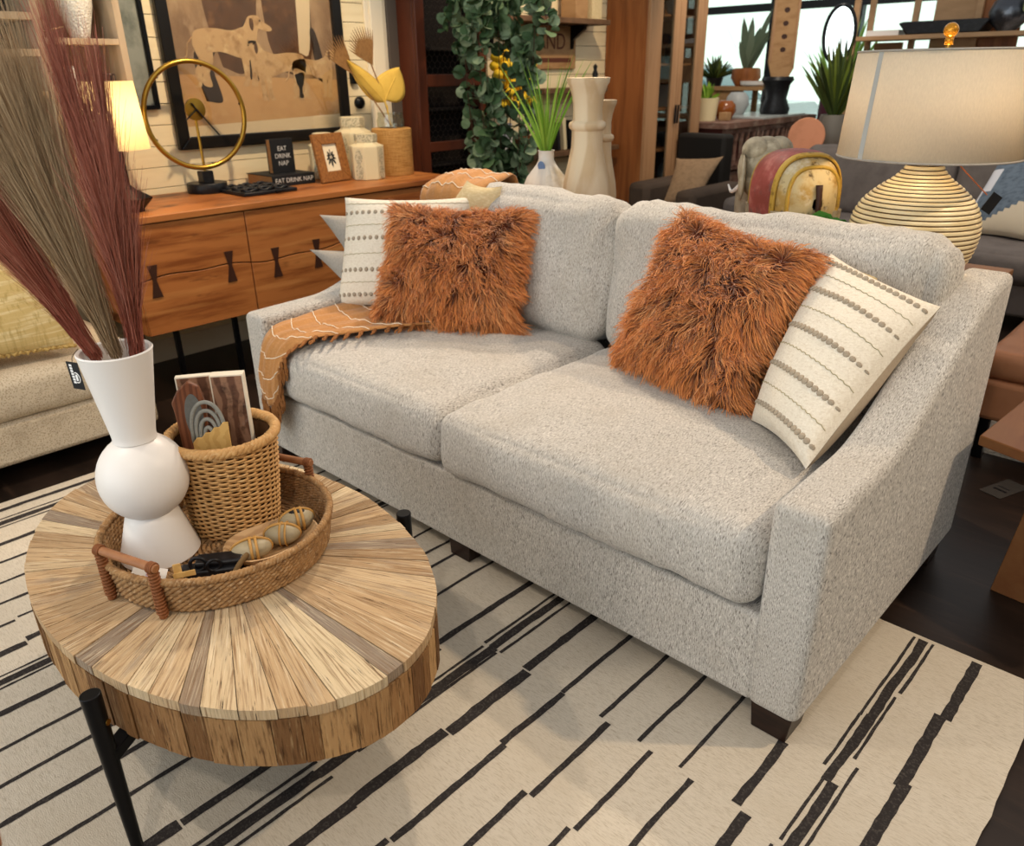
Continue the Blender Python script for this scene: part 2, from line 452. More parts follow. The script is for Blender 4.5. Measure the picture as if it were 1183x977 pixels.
ST = [ # x, width, far, near
 (1.342,.025,F_,.34),(1.331,.026,.345,.07),(1.336,.025,.09,-.25),(1.352,.026,-.24,N_),
 (1.212,.022,F_,.23),(1.210,.021,.235,-.02),(1.224,.022,-.015,-.5),(1.215,.022,-.5,N_),
 (1.189,.007,F_,.22),(1.188,.007,.225,.02),(1.202,.007,.015,-.22),(1.194,.007,-.24,N_),
 (1.235,.008,F_,.355),(1.231,.007,.335,.08),(1.246,.007,.06,-.2),(1.247,.007,-.2,N_),
 (1.095,.021,.02,B1),(1.124,.025,-.212,B2),(1.10,.025,-.49,N_),
 (.958,.009,F_,B1),(.993,.013,-.214,B2),(.97,.013,-.49,N_),
 (.850,.011,F_,B1),(.887,.0125,-.208,B2),(.876,.012,-.486,B3),(.86,.012,-.76,N_),
 (.739,.0113,F_,B1),(.766,.015,-.206,B2),(.750,.015,-.482,B3),(.765,.014,-.76,N_),
 (.620,.0133,F_,B1),(.622,.018,-.204,-.42),(.631,.017,-.42,B3),(.624,.015,-.755,-1.1),(.61,.015,-1.1,N_),
 (.496,.0247,F_,B1),(.507,.030,-.208,B2),(.498,.028,-.485,B3),(.502,.027,-.75,-1.1),(.49,.028,-1.1,N_),
 (.373,.026,F_,B1),(.378,.028,-.2,-.6),(.383,.028,-.6,-.76),(.380,.028,-.76,N_),
 (.347,.0085,F_,B1),(.353,.0087,-.215,-.7),(.350,.009,-.74,N_),
 (.405,.0087,F_,B1),(.397,.0095,-.21,-.66),(.412,.0085,-.74,N_),
 (.254,.0195,F_,-.29),(.27,.02,-.3,-.8),(.280,.02,-.8,-1.02),(.279,.030,-1.025,N_),
 (.091,.0105,F_,-.3),(.11,.011,-.3,-.85),(.129,.0118,-.86,N_),
 (-.029,.012,F_,-.5),(0.0,.015,-.5,-.9),(.010,.0153,-.9,N_),
 (-.10,.0113,F_,-.9),(-.101,.0113,-.9,N_),(-.20,.011,F_,-.8),(-.215,.0113,-.8,N_),(-.325,.02,F_,-.7),(-.340,.0207,-.7,N_),
 (-.46,.024,F_,N_),(-.486,.007,F_,N_),(-.436,.007,F_,N_),(-.60,.024,F_,-1.045),(-.582,.025,-1.05,N_),
 (-.724,.009,F_,-1.03),(-.712,.010,-1.04,N_),(-.829,.012,F_,N_),(-.946,.011,F_,N_),(-1.07,.0115,F_,N_),(-1.192,.02,F_,N_),
 (-1.34,.028,F_,N_),(-1.31,.007,F_,N_),(-1.372,.007,F_,N_),(-1.44,.022,F_,N_)]
for i, (x, w_, a, b) in enumerate(ST):
    if w_ < .0095: stripe(x, w_, a, b, i, .002)
    else: stripe(x, w_, a, b, i, .0035)
tag(r.build('rug', [m_rug, m_char], smooth=0), 'large cream wool rug with uneven charcoal stripes under the sofa and coffee table', 'rug')

# ------------------------------------------------------------------ sofa
m_sofa = M('sofa_tweed', '#b4afa8', rough=.92, spec=.15, sheen=.25, layers=[
    ('fine', '#544d46', (560,100,100), .50, .67, .85), ('fine', '#e2ddd5', (620,110,110), .51, .68, .8), ('noise', '#a39a8d', (5,5,5), .45, .7, .35)],
    bump=('fine', (420,160,160), .45, .003))
m_legd = M('espresso_wood', '#2a1a14', rough=.35, layers=[('noise', '#160d0a', (10,10,60), .4, .6, .7)])
sofa = thing('sofa', (0,.5,0), 'big light grey tweed two-cushion sofa with sloping arms standing on the rug', 'sofa')
SW, AW = 1.12, .125
b = MB(); b.box(-SW+AW-.01, SW-AW+.01, .006, 1.05, .085, .325); b.build('seat_frame', m_sofa, sofa, bevel=.012, seg=3)
b = MB(); b.box(-SW+AW-.01, SW-AW+.01, .985, 1.10, .10, .90); b.build('back_frame', m_sofa, sofa, bevel=.03, seg=4)
prof = [(0,.082),(0,.615)]
for i in range(25):
    t = i/24; y = .27+.75*t; s_ = t*t*(3-2*t)
    prof.append((y, .622+.283*s_))
prof += [(1.10,.907),(1.108,.082)]
for sg in (-1, 1):
    a = MB(); xo = sg*SW; xi = sg*(SW-AW)
    a.prism(prof, lambda p, q, t: (t, p, q), min(xo,xi), max(xo,xi))
    a.build('arm', m_sofa, sofa, bevel=.024, seg=4, smooth=50)
seat = MB(); cushion(seat, (-.512,.41,.43), (.480,.43,.096), .05, (34,28,10), .034, .016, .009, 1); seat.build('seat_cushion', m_sofa, sofa, smooth=180)
seat = MB(); cushion(seat, (.483,.405,.43), (.508,.43,.098), .05, (34,28,10), .036, .018, .009, 2); seat.build('seat_cushion', m_sofa, sofa, smooth=180)
def bcx(c, ang, rz=0):
    return Matrix.Translation(c) @ Matrix.Rotation(math.radians(rz), 4, 'Z') @ Matrix.Rotation(math.radians(ang), 4, 'X')
bk = MB(); cushion(bk, None, (.470,.115,.250), .075, (30,8,20), .02, .035, .016, 4, bcx((-.505,.885,.755), -9)); bk.build('back_cushion', m_sofa, sofa, smooth=180)
bk = MB(); cushion(bk, None, (.515,.115,.250), .075, (30,8,20), .02, .035, .018, 6, bcx((.492,.885,.755), -9)); bk.build('back_cushion', m_sofa, sofa, smooth=180)
for x, y in ((1.055,.06),(-1.055,.06),(0,.075),(1.055,1.03),(-1.055,1.03)):
    l = MB(); z0 = .0125 if y < .6 else .0
    l.prism([(-.042,0),(.042,0),(.05,1),(-.05,1)], lambda p, q, t: (x+p, y+t, z0+q*(.088-z0)), -.045, .045)
    l.build('leg', m_legd, sofa, bevel=.003)

# ------------------------------------------------------------------ fur pillows
m_fur = M('rust_lambswool', '#6e3516', rough=.75, spec=.2, sheen=.35, layers=[('tip', '#d8894a', (1,1,1), .05, .9, 1), ('tone', '#e6b27c', (1,1,1), .55, 1.0, .6)])
m_furbase = M('rust_hide', '#5a260e', rough=.9)
def fur_pillow(corn, th, seed, label, n=24000, L0=.062):
    mb = MB(); fn, nrm = pillow(mb, corn, th, 16, .05, seed)
    root = thing('fur_pillow', tuple(sum((Vector(c) for c in corn), Vector())/4), label, 'pillow')
    mb.build('pillow_body', m_furbase, root, smooth=180)
    rng = np.random.default_rng(seed); P = []; Wd = []; T = []
    K = 6
    for i in range(n):
        side = 1 if rng.random() < .74 else -1
        u, v = rng.random(2)
        if rng.random() < .34:       # thicker along the seams
            if rng.random() < .5: u = round(u)*.94+.03+rng.normal()*.02
            else: v = round(v)*.94+.03+rng.normal()*.02
        u = min(1, max(0, u)); v = min(1, max(0, v))
        p = fn(u, v, side)
        d = nrm*side*.55
        e = .01
        du = (fn(min(1,u+e), v, side)-fn(max(0,u-e), v, side)).normalized(); dv = (fn(u, min(1,v+e), side)-fn(u, max(0,v-e), side)).normalized()
        nn = du.cross(dv)*1.0
        if nn.dot(nrm*side) < 0: nn = -nn
        a, b_ = 2*u-1, 2*v-1
        out = du*(a*abs(a)**3)*.9*1 + dv*(b_*abs(b_)**3)*.9
        # locks: directions follow a slow noise field, so that neighbours gather
        q = Vector((u*6, v*6, seed))
        sw = du*noise.noise(q*1.0) + dv*noise.noise(q*1.0+Vector((31,7,3)))
        sw2 = du*noise.noise(q*3.1) + dv*noise.noise(q*3.1+Vector((11,5,3)))
        d = (nn*.62 + out*.8 + sw*.95 + sw2*.9 + Vector((0,0,-.30))).normalized()
        ln = L0*(.65+.6*rng.random())*(1+.25*noise.noise(q*1.7))
        ph = noise.noise(q*2.3)*6; wav = (du*math.cos(ph)+dv*math.sin(ph))
        pts = []
        for k in range(K):
            t = k/(K-1)
            x = p + d*ln*t + Vector((0,0,-1))*ln*.45*t*t + wav*ln*.13*math.sin(t*6.5+ph)*t + Vector(rng.normal(size=3))*.0012*t
            pts.append(x)
        P.append(pts); w0 = .0026*(.7+.6*rng.random()); Wd.append([w0*(1-.65*(k/(K-1))**1.5) for k in range(K)])
        T.append(min(1, max(0, .5+.45*noise.noise(q*1.3+Vector((3,3,9)))+.2*rng.normal())))
    strands((np.array(P), np.array(Wd)), 'fur', m_fur, root, tones=np.array(T))
    return root
fur_pillow([(-.775,.36,.565),(-.32,.63,.55),(-.37,.765,.955),(-.80,.52,.965)], .19, 11, 'rust shaggy fur pillow on the left seat cushion, beside the tan throw')
fur_pillow([(.150,.640,.55),(.655,.485,.54),(.715,.69,.965),(.265,.79,1.01)], .21, 23, 'rust shaggy fur pillow on the right seat cushion, leaning on the cream striped pillow')

# ------------------------------------------------------------------ woven cream pillows and the others in the corners
m_cream = M('cream_slub_cotton', '#ddd4c4', rough=.95, spec=.1, layers=[('noise', '#c9bca8', (90,90,260), .48, .72, .8), ('noise', '#efe8da', (220,220,60), .5, .75, .7)], bump=('noise', (150,150,220), .5, .003))
m_taup = M('taupe_backing', '#b3a28d', rough=.9, layers=[('noise', '#a08e78', (150,150,150), .45, .7, .5)])
m_tuft = M('taupe_tuft', '#a39684', rough=.95, layers=[('noise', '#877a68', (200,200,200), .45, .7, .6)])
m_thread = M('olive_thread', '#a89c7c', rough=.9)
m_gold = M('straw_linen', '#cbb58a', rough=.95, layers=[('noise', '#e0cfa8', (60,60,200), .45, .7, .8)], bump=('noise', (150,150,220), .4, .002))
m_greyl = M('grey_linen', '#a09a92', rough=.95, layers=[('noise', '#857f77', (180,180,180), .45, .7, .6)], bump=('noise', (300,300,300), .4, .002))
def tuft_pillow(corn, th, seed, label, rows, threads, back):
    mb = MB(); fn, nrm = pillow(mb, corn, th, 26, .03, seed)
    root = thing('tufted_pillow', tuple(sum((Vector(c) for c in corn), Vector())/4), label, 'pillow')
    k = len(mb.f)//2
    fr = MB(); fr.v = mb.v; fr.f = mb.f[:k]; fr.m = [0]*k; fr.uv = mb.uv[:k]; fr.tone = mb.tone[:k]
    bb = MB(); bb.v = mb.v; bb.f = mb.f[k:]; bb.m = [0]*k; bb.uv = mb.uv[k:]; bb.tone = mb.tone[k:]
    fr.build('front_panel', m_cream, root, smooth=180); bb.build('back_panel', back, root, smooth=180)
    for v in rows:
        tf = MB(); n = 19
        for i in range(n):
            u = (i+.5)/n
            p = fn(u, v, 1)+nrm*.001; du = (fn(u+.008, v, 1)-fn(u-.008, v, 1)).normalized(); dv = du.cross(nrm)
            Xm = Matrix((du, dv, nrm)).transposed()
            tf.ell(p, (.0085,.0095,.0042), 8, 6, Xm)
        tf.build('tuft_row', m_tuft, root, smooth=180)
    for v in threads:
        th_ = MB(); th_.tube([fn(i/60, v+.004*math.sin(i*1.9), 1)+nrm*.0006 for i in range(1,60)], .0012, 4)
        th_.build('woven_thread', m_thread, root)
    return root
tuft_pillow([(.71,.47,.555),(.950,.275,.565),(1.055,.69,.885),(.73,.79,.955)], .20, 31, 'cream woven pillow with taupe tufted rows in the right corner of the sofa', (.09,.30,.52,.74,.93), (.19,.41,.63,.84), m_taup)
tuft_pillow([(-1.02,.35,.575),(-.66,.60,.58),(-.66,.80,.985),(-1.11,.50,.975)], .17, 37, 'cream woven pillow with taupe tufted rows at the left end of the sofa', (.10,.32,.60,.84), (.21,.46,.72,.93), m_greyl)
p = MB(); pillow(p, [(.60,.70,.60),(.85,.66,.58),(.875,.79,.915),(.62,.83,.985)], .10, 16, .04, 41); tag(p.build('linen_pillow', m_gold, smooth=180), 'straw coloured pillow peeking out behind the cream pillow on the right', 'pillow')
p = MB(); pillow(p, [(-1.02,.70,.66),(-.62,.78,.66),(-.55,.82,1.03),(-.72,.80,1.04)], .09, 14, .04, 43); tag(p.build('linen_pillow', m_gold, smooth=180), 'pale straw pillow behind the rust fur pillow at the left end', 'pillow')
p = MB(); pillow(p, [(-1.14,.52,.72),(-.86,.74,.70),(-.84,.80,.88),(-1.32,.51,.885)], .11, 14, .015, 47); tag(p.build('grey_pillow', m_greyl, smooth=180), 'upper of two grey pillow corners sticking out beyond the left cream pillow', 'pillow')
p = MB(); pillow(p, [(-1.10,.44,.655),(-.92,.62,.64),(-.92,.66,.74),(-1.30,.43,.755)], .10, 14, .015, 53); tag(p.build('grey_pillow', m_greyl, smooth=180), 'lower of two grey pillow corners sticking out over the left sofa arm', 'pillow')

# ------------------------------------------------------------------ throw
m_throw = M('tan_throw_cotton', '#b3804d', rough=.95, spec=.1, sheen=.2, layers=[('noise', '#98683a', (8,8,8), .45, .7, .6), ('noise', '#cf9764', (120,120,120), .5, .75, .6)], bump=('noise', (260,260,260), .4, .002))
m_cst = M('cream_stitch', '#efe3cc', rough=.95)
m_fr = M('brown_fringe', '#8a5a30', rough=.95, layers=[('noise', '#6a4222', (90,90,90), .45, .7, .7)])
throw = thing('throw_blanket', (-.9,.3,.55), 'tan throw with thin cream stripes and brown tassels over the left sofa seat', 'blanket')
CT = [
 [(-1.06,1.125,.80),(-.96,1.125,.78),(-.86,1.125,.80),(-.72,1.125,.82)],
 [(-1.05,1.09,.97),(-.95,1.08,1.005),(-.85,1.07,1.012),(-.70,1.06,1.005)],
 [(-1.03,.95,1.005),(-.93,.94,1.028),(-.83,.94,1.03),(-.66,.94,1.022)],
 [(-1.02,.82,.96),(-.90,.80,.985),(-.80,.80,.985),(-.66,.80,.975)],
 [(-.97,.76,.75),(-.87,.745,.75),(-.77,.745,.75),(-.66,.745,.75)],
 [(-.975,.70,.57),(-.86,.68,.565),(-.74,.66,.566),(-.56,.64,.567)],
 [(-.985,.50,.585),(-.86,.46,.574),(-.72,.46,.576),(-.52,.48,.576)],
 [(-.99,.32,.59),(-.88,.29,.572),(-.76,.29,.572),(-.60,.34,.576)],
 [(-.992,.16,.585),(-.90,.11,.570),(-.81,.11,.572),(-.70,.18,.574)],
 [(-.990,.03,.56),(-.92,-.004,.545),(-.85,.0,.55),(-.77,.05,.566)],
 [(-.992,-.024,.45),(-.93,-.042,.43),(-.87,-.042,.44),(-.81,-.030,.50)],
 [(-.990,-.030,.335),(-.935,-.046,.31),(-.885,-.046,.32),(-.835,-.040,.40)],
]
rows = [spline(c, 10) for c in CT]
cols = [spline([rw[j] for rw in rows], 8) for j in range(len(rows[0]))]
nu, nv = len(cols[0])-1, len(cols)-1
def thr(i, j):
    p = cols[j][i].copy(); t = i/nu; s = j/nv
    f_ = (math.sin(s*19+2.0*math.sin(t*9)+t*5)*.6+math.sin(s*43+3*math.sin(t*7)+t*11)*.4)*.5+.5
    amp = .014 if i > 55 else .022 if i < 26 else .012
    if i >= 72: p.y -= amp*f_
    elif 30 < i < 44: p.y -= .004*f_
    else: p.z += amp*f_
    return p
cl = MB(); cl.surf(lambda u, v: thr(int(round(u*nu)), int(round(v*nv))), nu, nv); cl.build('cloth', m_throw, throw, smooth=180, solid=.004)
for i in list(range(3, 30, 5)) + list(range(46, nu-1, 5)):
    stt = MB(); stt.tube([thr(i, j)+Vector((0,-.0035 if i > 68 else 0,.0045 if i <= 74 else 0)) for j in range(nv+1)], .0016, 4)
    stt.build('cream_stripe', m_cst, throw, smooth=0)
fr = MB(); rg = random.Random(9)
def tassel(p, d, ln):
    """a knotted bunch of twisted cords"""
    for c in range(3):
        o_ = Vector((rg.uniform(-.004,.004), rg.uniform(-.003,.003), 0)); q = Vector(p); pts = []
        for k in range(6):
            t = k/5; v_ = Vector(d)*ln*t
            pts.append(q+o_*(.4+t*1.6)+v_+Vector((.004*math.sin(t*9+c*2), .002*math.cos(t*8+c), 0)))
        fr.tube(pts, [.0040,.0052,.0036,.0034,.0034,.002], 5)
for j in range(0, nv+1, 2):                                   # the end over the front edge
    p = thr(nu, j); tassel(p, (0,-.02,-1), .095+rg.uniform(-.01,.02))
for i in range(54, nu+1, 2):                                   # the long edge that lies on the seat and over the front
    p = thr(i, nv)
    if p.z > .53: tassel(p+Vector((0,-.003,.002)), (.62,-.75,-.03), .068+rg.uniform(-.02,.018))
    else: tassel(p+Vector((0,-.006,0)), (.12,-.05,-1), .08+rg.uniform(-.02,.02))
fr.build('fringe', m_fr, throw, smooth=60)
# ------------------------------------------------------------------ round plank coffee table
m_plank = M('reclaimed_plank', '#bfa07a', rough=.8, spec=.15, coords='UV', layers=[('tone', '#93785a', (1,1,1), .55, 1, .9), ('tone', '#d9c5a2', (1,1,1), .45, 0, .9), ('tone', '#8f857b', (1,1,1), .93, .96, .6),
    ('noise', '#7d5b3b', (170,5,1), .50, .66, .75), ('noise', '#ead9ba', (210,6,1), .53, .68, .6), ('noise', '#857a70', (14,3,1), .55, .7, .5), ('noise', '#5b4029', (380,8,1), .58, .68, .8), ('noise', '#22150b', (240,11,1), .635, .68, .95)],
    bump=('noise', (240,11,1), .8, .005))
m_band = M('reclaimed_band', '#8f6842', rough=.8, spec=.15, coords='UV', layers=[('tone', '#5f422b', (1,1,1), .55, 1, .9), ('tone', '#c39c6c', (1,1,1), .45, 0, .85),
    ('noise', '#51351f', (150,10,1), .50, .66, .85), ('noise', '#d2b384', (180,12,1), .56, .72, .4), ('noise', '#1d1108', (220,16,1), .63, .68, .95)],
    bump=('noise', (220,16,1), .8, .005))
m_gap = M('dark_gap', '#2a1c12', rough=.95)
m_iron = M('black_iron', '#16171a', rough=.35, metal=.6)
m_brass = M('brass', '#b08a44', rough=.3, metal=1)
TC = Vector((.030,-.722,0)); TA, TB = .612, .381; TT = .42; TBOT = .287
table = thing('coffee_table', (TC.x,TC.y,.012), 'thick drum coffee table of radiating reclaimed planks on black metal legs', 'coffee table')
rg = random.Random(21)
def rim(a, k=1.0): return Vector((TC.x+TA*k*math.cos(a), TC.y+TB*k*math.sin(a), 0))
def wedges(n, jit):
    s_ = [1+jit*rg.uniform(-1,1) for _ in range(n)]
    # equal arc along the ellipse
    A = np.linspace(0, 2*PI, 2000); P = np.array([rim(a)[:2] for a in A]); Ls = np.concatenate([[0], np.cumsum(np.hypot(*np.diff(P, axis=0).T))]); Ls /= Ls[-1]
    c = np.cumsum([0]+s_); c = c/c[-1]; return np.interp(c, Ls, A)
tp = MB(); A = wedges(58, .35)
for i in range(len(A)-1):
    a0, a1 = A[i]+.0022, A[i+1]-.0022; tone = rg.random(); dz = rg.uniform(-.0012,.0012); tp.t = tone; uo = rg.random()*40
    n = 5; R_ = [.10,.3,.5,.7,.86,.985+rg.uniform(-.004,.006)]
    V = []; F = []; UV = []
    for k_, rr in enumerate(R_):
        for m_ in range(4):
            a = a0+(a1-a0)*m_/3; p = rim(a, rr); p.z = TT+dz; V.append(p)
    for k_ in range(len(R_)-1):
        for m_ in range(3):
            F.append((k_*4+m_, (k_+1)*4+m_, (k_+1)*4+m_+1, k_*4+m_+1))
            UV.append([(uo+m_*.02*R_[k_], R_[k_]*.6+uo), (uo+m_*.02*R_[k_+1], R_[k_+1]*.6+uo), (uo+(m_+1)*.02*R_[k_+1], R_[k_+1]*.6+uo), (uo+(m_+1)*.02*R_[k_], R_[k_]*.6+uo)])
    o = len(V); kk = (len(R_)-1)*4
    for m_ in range(4): p = V[kk+m_].copy(); p.z = TT-.022; V.append(p)
    for k_ in range(len(R_)):
        for m_ in (0, 3): p = V[k_*4+m_].copy(); p.z = TT-.022; V.append(p)
    for m_ in range(3): F.append((kk+m_, o+m_, o+m_+1, kk+m_+1)); UV.append([(uo+m_*.02,0),(uo+m_*.02,.02),(uo+.02+m_*.02,.02),(uo+.02+m_*.02,0)])
    o2 = o+4
    for k_ in range(len(R_)-1):
        F.append((k_*4, o2+k_*2, o2+k_*2+2, k_*4+4)); UV.append([(uo,0),(uo+.02,0),(uo+.02,.1),(uo,.1)])
        F.append((k_*4+3, k_*4+7, o2+k_*2+3, o2+k_*2+1)); UV.append([(uo,0),(uo+.02,0),(uo+.02,.1),(uo,.1)])
    tp.add(V, F, UV)
tp.build('plank_top', m_plank, table, smooth=0)
cr = MB(); cr.lathe([(.968,TBOT+.004),(.968,TT-.004)], (TC.x,TC.y), 96, sx=TA, sy=TB); cr.build('core', m_gap, table)
bd = MB(); A = wedges(64, .45)
for i in range(len(A)-1):
    a0, a1 = A[i]+.0016, A[i+1]-.0016; bd.t = rg.random(); uo = rg.random()*40; ro = .988+rg.uniform(-.006,.004); V = []; F = []; UV = []
    for m_ in range(4):
        a = a0+(a1-a0)*m_/3
        for rr, z in ((.955,TBOT),(ro,TBOT+rg.uniform(0,.002)),(ro,TT-.024),(.955,TT-.024)):
            p = rim(a, rr); p.z = z; V.append(p)
    for m_ in range(3):
        for q in range(3):
            F.append((m_*4+q, m_*4+4+q, m_*4+5+q, m_*4+1+q)); UV.append([(uo+m_*.016, .13*(q-1)), (uo+m_*.016+.016, .13*(q-1)), (uo+m_*.016+.016, .13*q), (uo+m_*.016, .13*q)])
    F += [(0,1,2,3), (15,14,13,12)]; UV += [[(uo,0),(uo+.01,0),(uo+.01,.13),(uo,.13)]]*2
    bd.add(V, F, UV)
bd.build('plank_band', m_band, table, smooth=0)
# legs stand just outside the rim
for (lx, ly), (fx, fy), zt in (((.268,-1.108),(.300,-1.112),.412), ((.212,-.338),(.215,-.330),.425), ((-.370,-.405),(-.375,-.395),.405)):
    l = MB(); l.tube([(fx,fy,.0125),(lx,ly,zt)], [.0105,.0185], 24); lo = l.build('leg', m_iron, table, smooth=40, bevel=.0015)
    d_ = Vector((TC.x-lx, TC.y-ly, 0)).normalized()
    s_ = MB(); s_.bar((lx+(fx-lx)*.4, ly+(fy-ly)*.4, .272), Vector((lx,ly,.272))+d_*.30, .03, .026); s_.build('bracket', m_iron, lo, bevel=.002)
    g_ = MB(); q = Vector((lx,ly,.35)); tx = d_.cross(Vector((0,0,1))); g_.tube([q+tx*.014, q+tx*.023], .006, 12); g_.build('screw', m_brass, lo)

# ------------------------------------------------------------------ tray
m_sea = M('seagrass', '#a07a50', rough=.85, layers=[('noise', '#5b3c22', (60,60,60), .45, .68, .85), ('noise', '#d3b288', (120,120,120), .52, .72, .8)], bump=('noise', (200,200,200), .4, .002))
m_rat = M('rattan_pole', '#9a6844', rough=.5, layers=[('noise', '#7d4f30', (40,40,40), .45, .7, .6)])
m_wrap = M('rattan_wrap', '#85512e', rough=.6, layers=[('noise', '#6a3d20', (80,80,80), .45, .7, .6)])
QC = (.022,-.716); QR = .246
tray = thing('tray', (QC[0],QC[1],TT), 'round woven seagrass tray with two rattan bar handles on the coffee table', 'tray')
def braid(mb, R_, z, rad, n, ph, c, seg=220, sy=1.0, tw=2):
    for s_ in range(tw):
        pts = []
        for i in range(seg):
            a = 2*PI*i/seg; t = n*a+ph+s_*2*PI/tw
            rr = R_+rad*.55*math.cos(t); pts.append((c[0]+rr*math.cos(a), c[1]+rr*math.sin(a)*sy, z+rad*.55*math.sin(t)))
        mb.tube(pts, rad*.72, 5, closed=True)
sd = MB()
for k in range(8): braid(sd, QR-.012+.0015*k, TT+.010+k*.0085, .0062, 46, k*.9, QC, 230)
sd.build('side_wall', m_sea, tray, smooth=180)
rm = MB(); braid(rm, QR+.0015, TT+.083, .0075, 60, 0, QC, 300, tw=3); rm.build('rim', m_sea, tray, smooth=180)
fl = MB(); fl.lathe([(0,TT+.002),(QR-.012,TT+.002),(QR-.012,TT+.009),(0,TT+.009)], QC, 64, cap=(False,False))
for k in range(22): 
    rr = .012+k*.0105
    fl.tube([(QC[0]+rr*math.cos(2*PI*i/90), QC[1]+rr*math.sin(2*PI*i/90), TT+.0095+.0022*math.sin(i*2*PI*9/90*1+k*PI)) for i in range(90)], .0052, 5, closed=True)
fl.build('floor_mat', m_sea, tray, smooth=180)
for sgn in (1, -1):
    base_a = math.atan2(-.93+.716, .09-.022) if sgn == 1 else math.atan2(-.465+.716, -.075-.022)
    P = []
    for da in (-.30, .30):
        a = base_a+da; P.append(Vector((QC[0]+(QR+.008)*math.cos(a), QC[1]+(QR+.008)*math.sin(a), 0)))
    h = MB(); zt = TT+.122
    ax = (P[1]-P[0]).normalized()
    h.tube([P[0]+Vector((0,0,zt))-ax*.012, P[1]+Vector((0,0,zt))+ax*.012], .0092, 14)
    ho = h.build('handle', m_rat, tray, smooth=50, bevel=.002)
    for p in P:
        w_ = MB(); w_.tube([p+Vector((0,0,TT+.003)), p+Vector((0,0,zt-.004))], .0085, 12); w_.build('post', m_wrap, ho, smooth=50)
        w_ = MB(); pts = []
        for i in range(130):
            t = i/129; pts.append(p+Vector((.0100*math.cos(t*2*PI*13), .0100*math.sin(t*2*PI*13), TT+.010+t*(zt-TT-.02))))
        w_.tube(pts, .0022, 5)
        for k in range(4):
            q = p+Vector((0,0,zt))+ax*(k-1.5)*.004
            w_.tube([q+Vector((0,0,.0105*math.cos(b)))+ax.cross(Vector((0,0,1)))*.0105*math.sin(b) for b in np.linspace(0, 2*PI, 17)[:-1]], .002, 5, closed=True)
        w_.build('binding', m_wrap, ho, smooth=180)
TZ = TT+.0155       # what stands in the tray stands on the braided floor

# ------------------------------------------------------------------ white vase with dyed grass
m_white = M('matt_white_ceramic', '#e4dfdb', rough=.38, spec=.4, sub=.0)
m_tagb = M('black_card', '#17171a', rough=.5)
m_tagw = M('white_print', '#e9e9e9', rough=.6)
VX, VY = -.052, -.828
vase = thing('vase', (VX,VY,TZ), 'tall matt white vase with a ball shaped middle standing in the tray', 'vase')
pf = [(.0,0),(.082,0),(.085,.004),(.084,.010),(.058,.098),(.0545,.105)]
for i in range(17):
    a = -PI/2+.56+(PI-1.02)*i/16; pf.append((.0935*math.cos(a), .195+.0985*math.sin(a)))
pf += [(.0445,.285),(.0435,.292),(.0445,.302),(.071,.476),(.0725,.481),(.0705,.484),(.065,.481),(.040,.30),(.030,.25),(0,.24)]
v = MB(); v.lathe(pf, (VX,VY), 64, (False,False), z=TZ); v.build('body', m_white, vase, smooth=40)
VR = Vector((.727,.686,0)); VD = Vector((-.69,.72,0))     # across and away, as one stands before the sofa
tg = MB(); c0 = Vector((VX,VY,TZ+.435))-VR*.080-VD*.02; Xt = frame(c0, VR*.9+VD*(-.35)+Vector((0,0,.0)), (-.16*VR+Vector((0,0,1))))
tg.box(-.0155,.0155,-.03,.03,-.0006,.0006, X=Xt); to = tg.build('tag', m_tagb, vase)
tg = MB(); rg = random.Random(17)
for k in range(7):                                               # column of tiny white marks, too small to read in the photograph
    tg.box(-.009,-.002,.020-k*.0062,.0245-k*.0062,.0006,.0009, X=Xt)
tg.build('tag_print', m_tagw, vase)
tg = MB()
tg.tube([Xt @ Vector((.003+.0085*math.cos(a),-.004+.011*math.sin(a),.0008)) for a in np.linspace(-1.9,1.9,16)], .0012, 4); tg.box(.0005,.006,-.011,.003,.0006,.0009, X=Xt); tg.build('tag_emblem', m_tagw, vase)
tg = MB(); tg.tube(spline([c0+Vector((0,0,.03)), c0+Vector((0,0,.042))+VR*.004, Vector((VX,VY,TZ+.485))-VR*.073], 5), .0007, 4); tg.build('tag_string', m_tagb, vase)

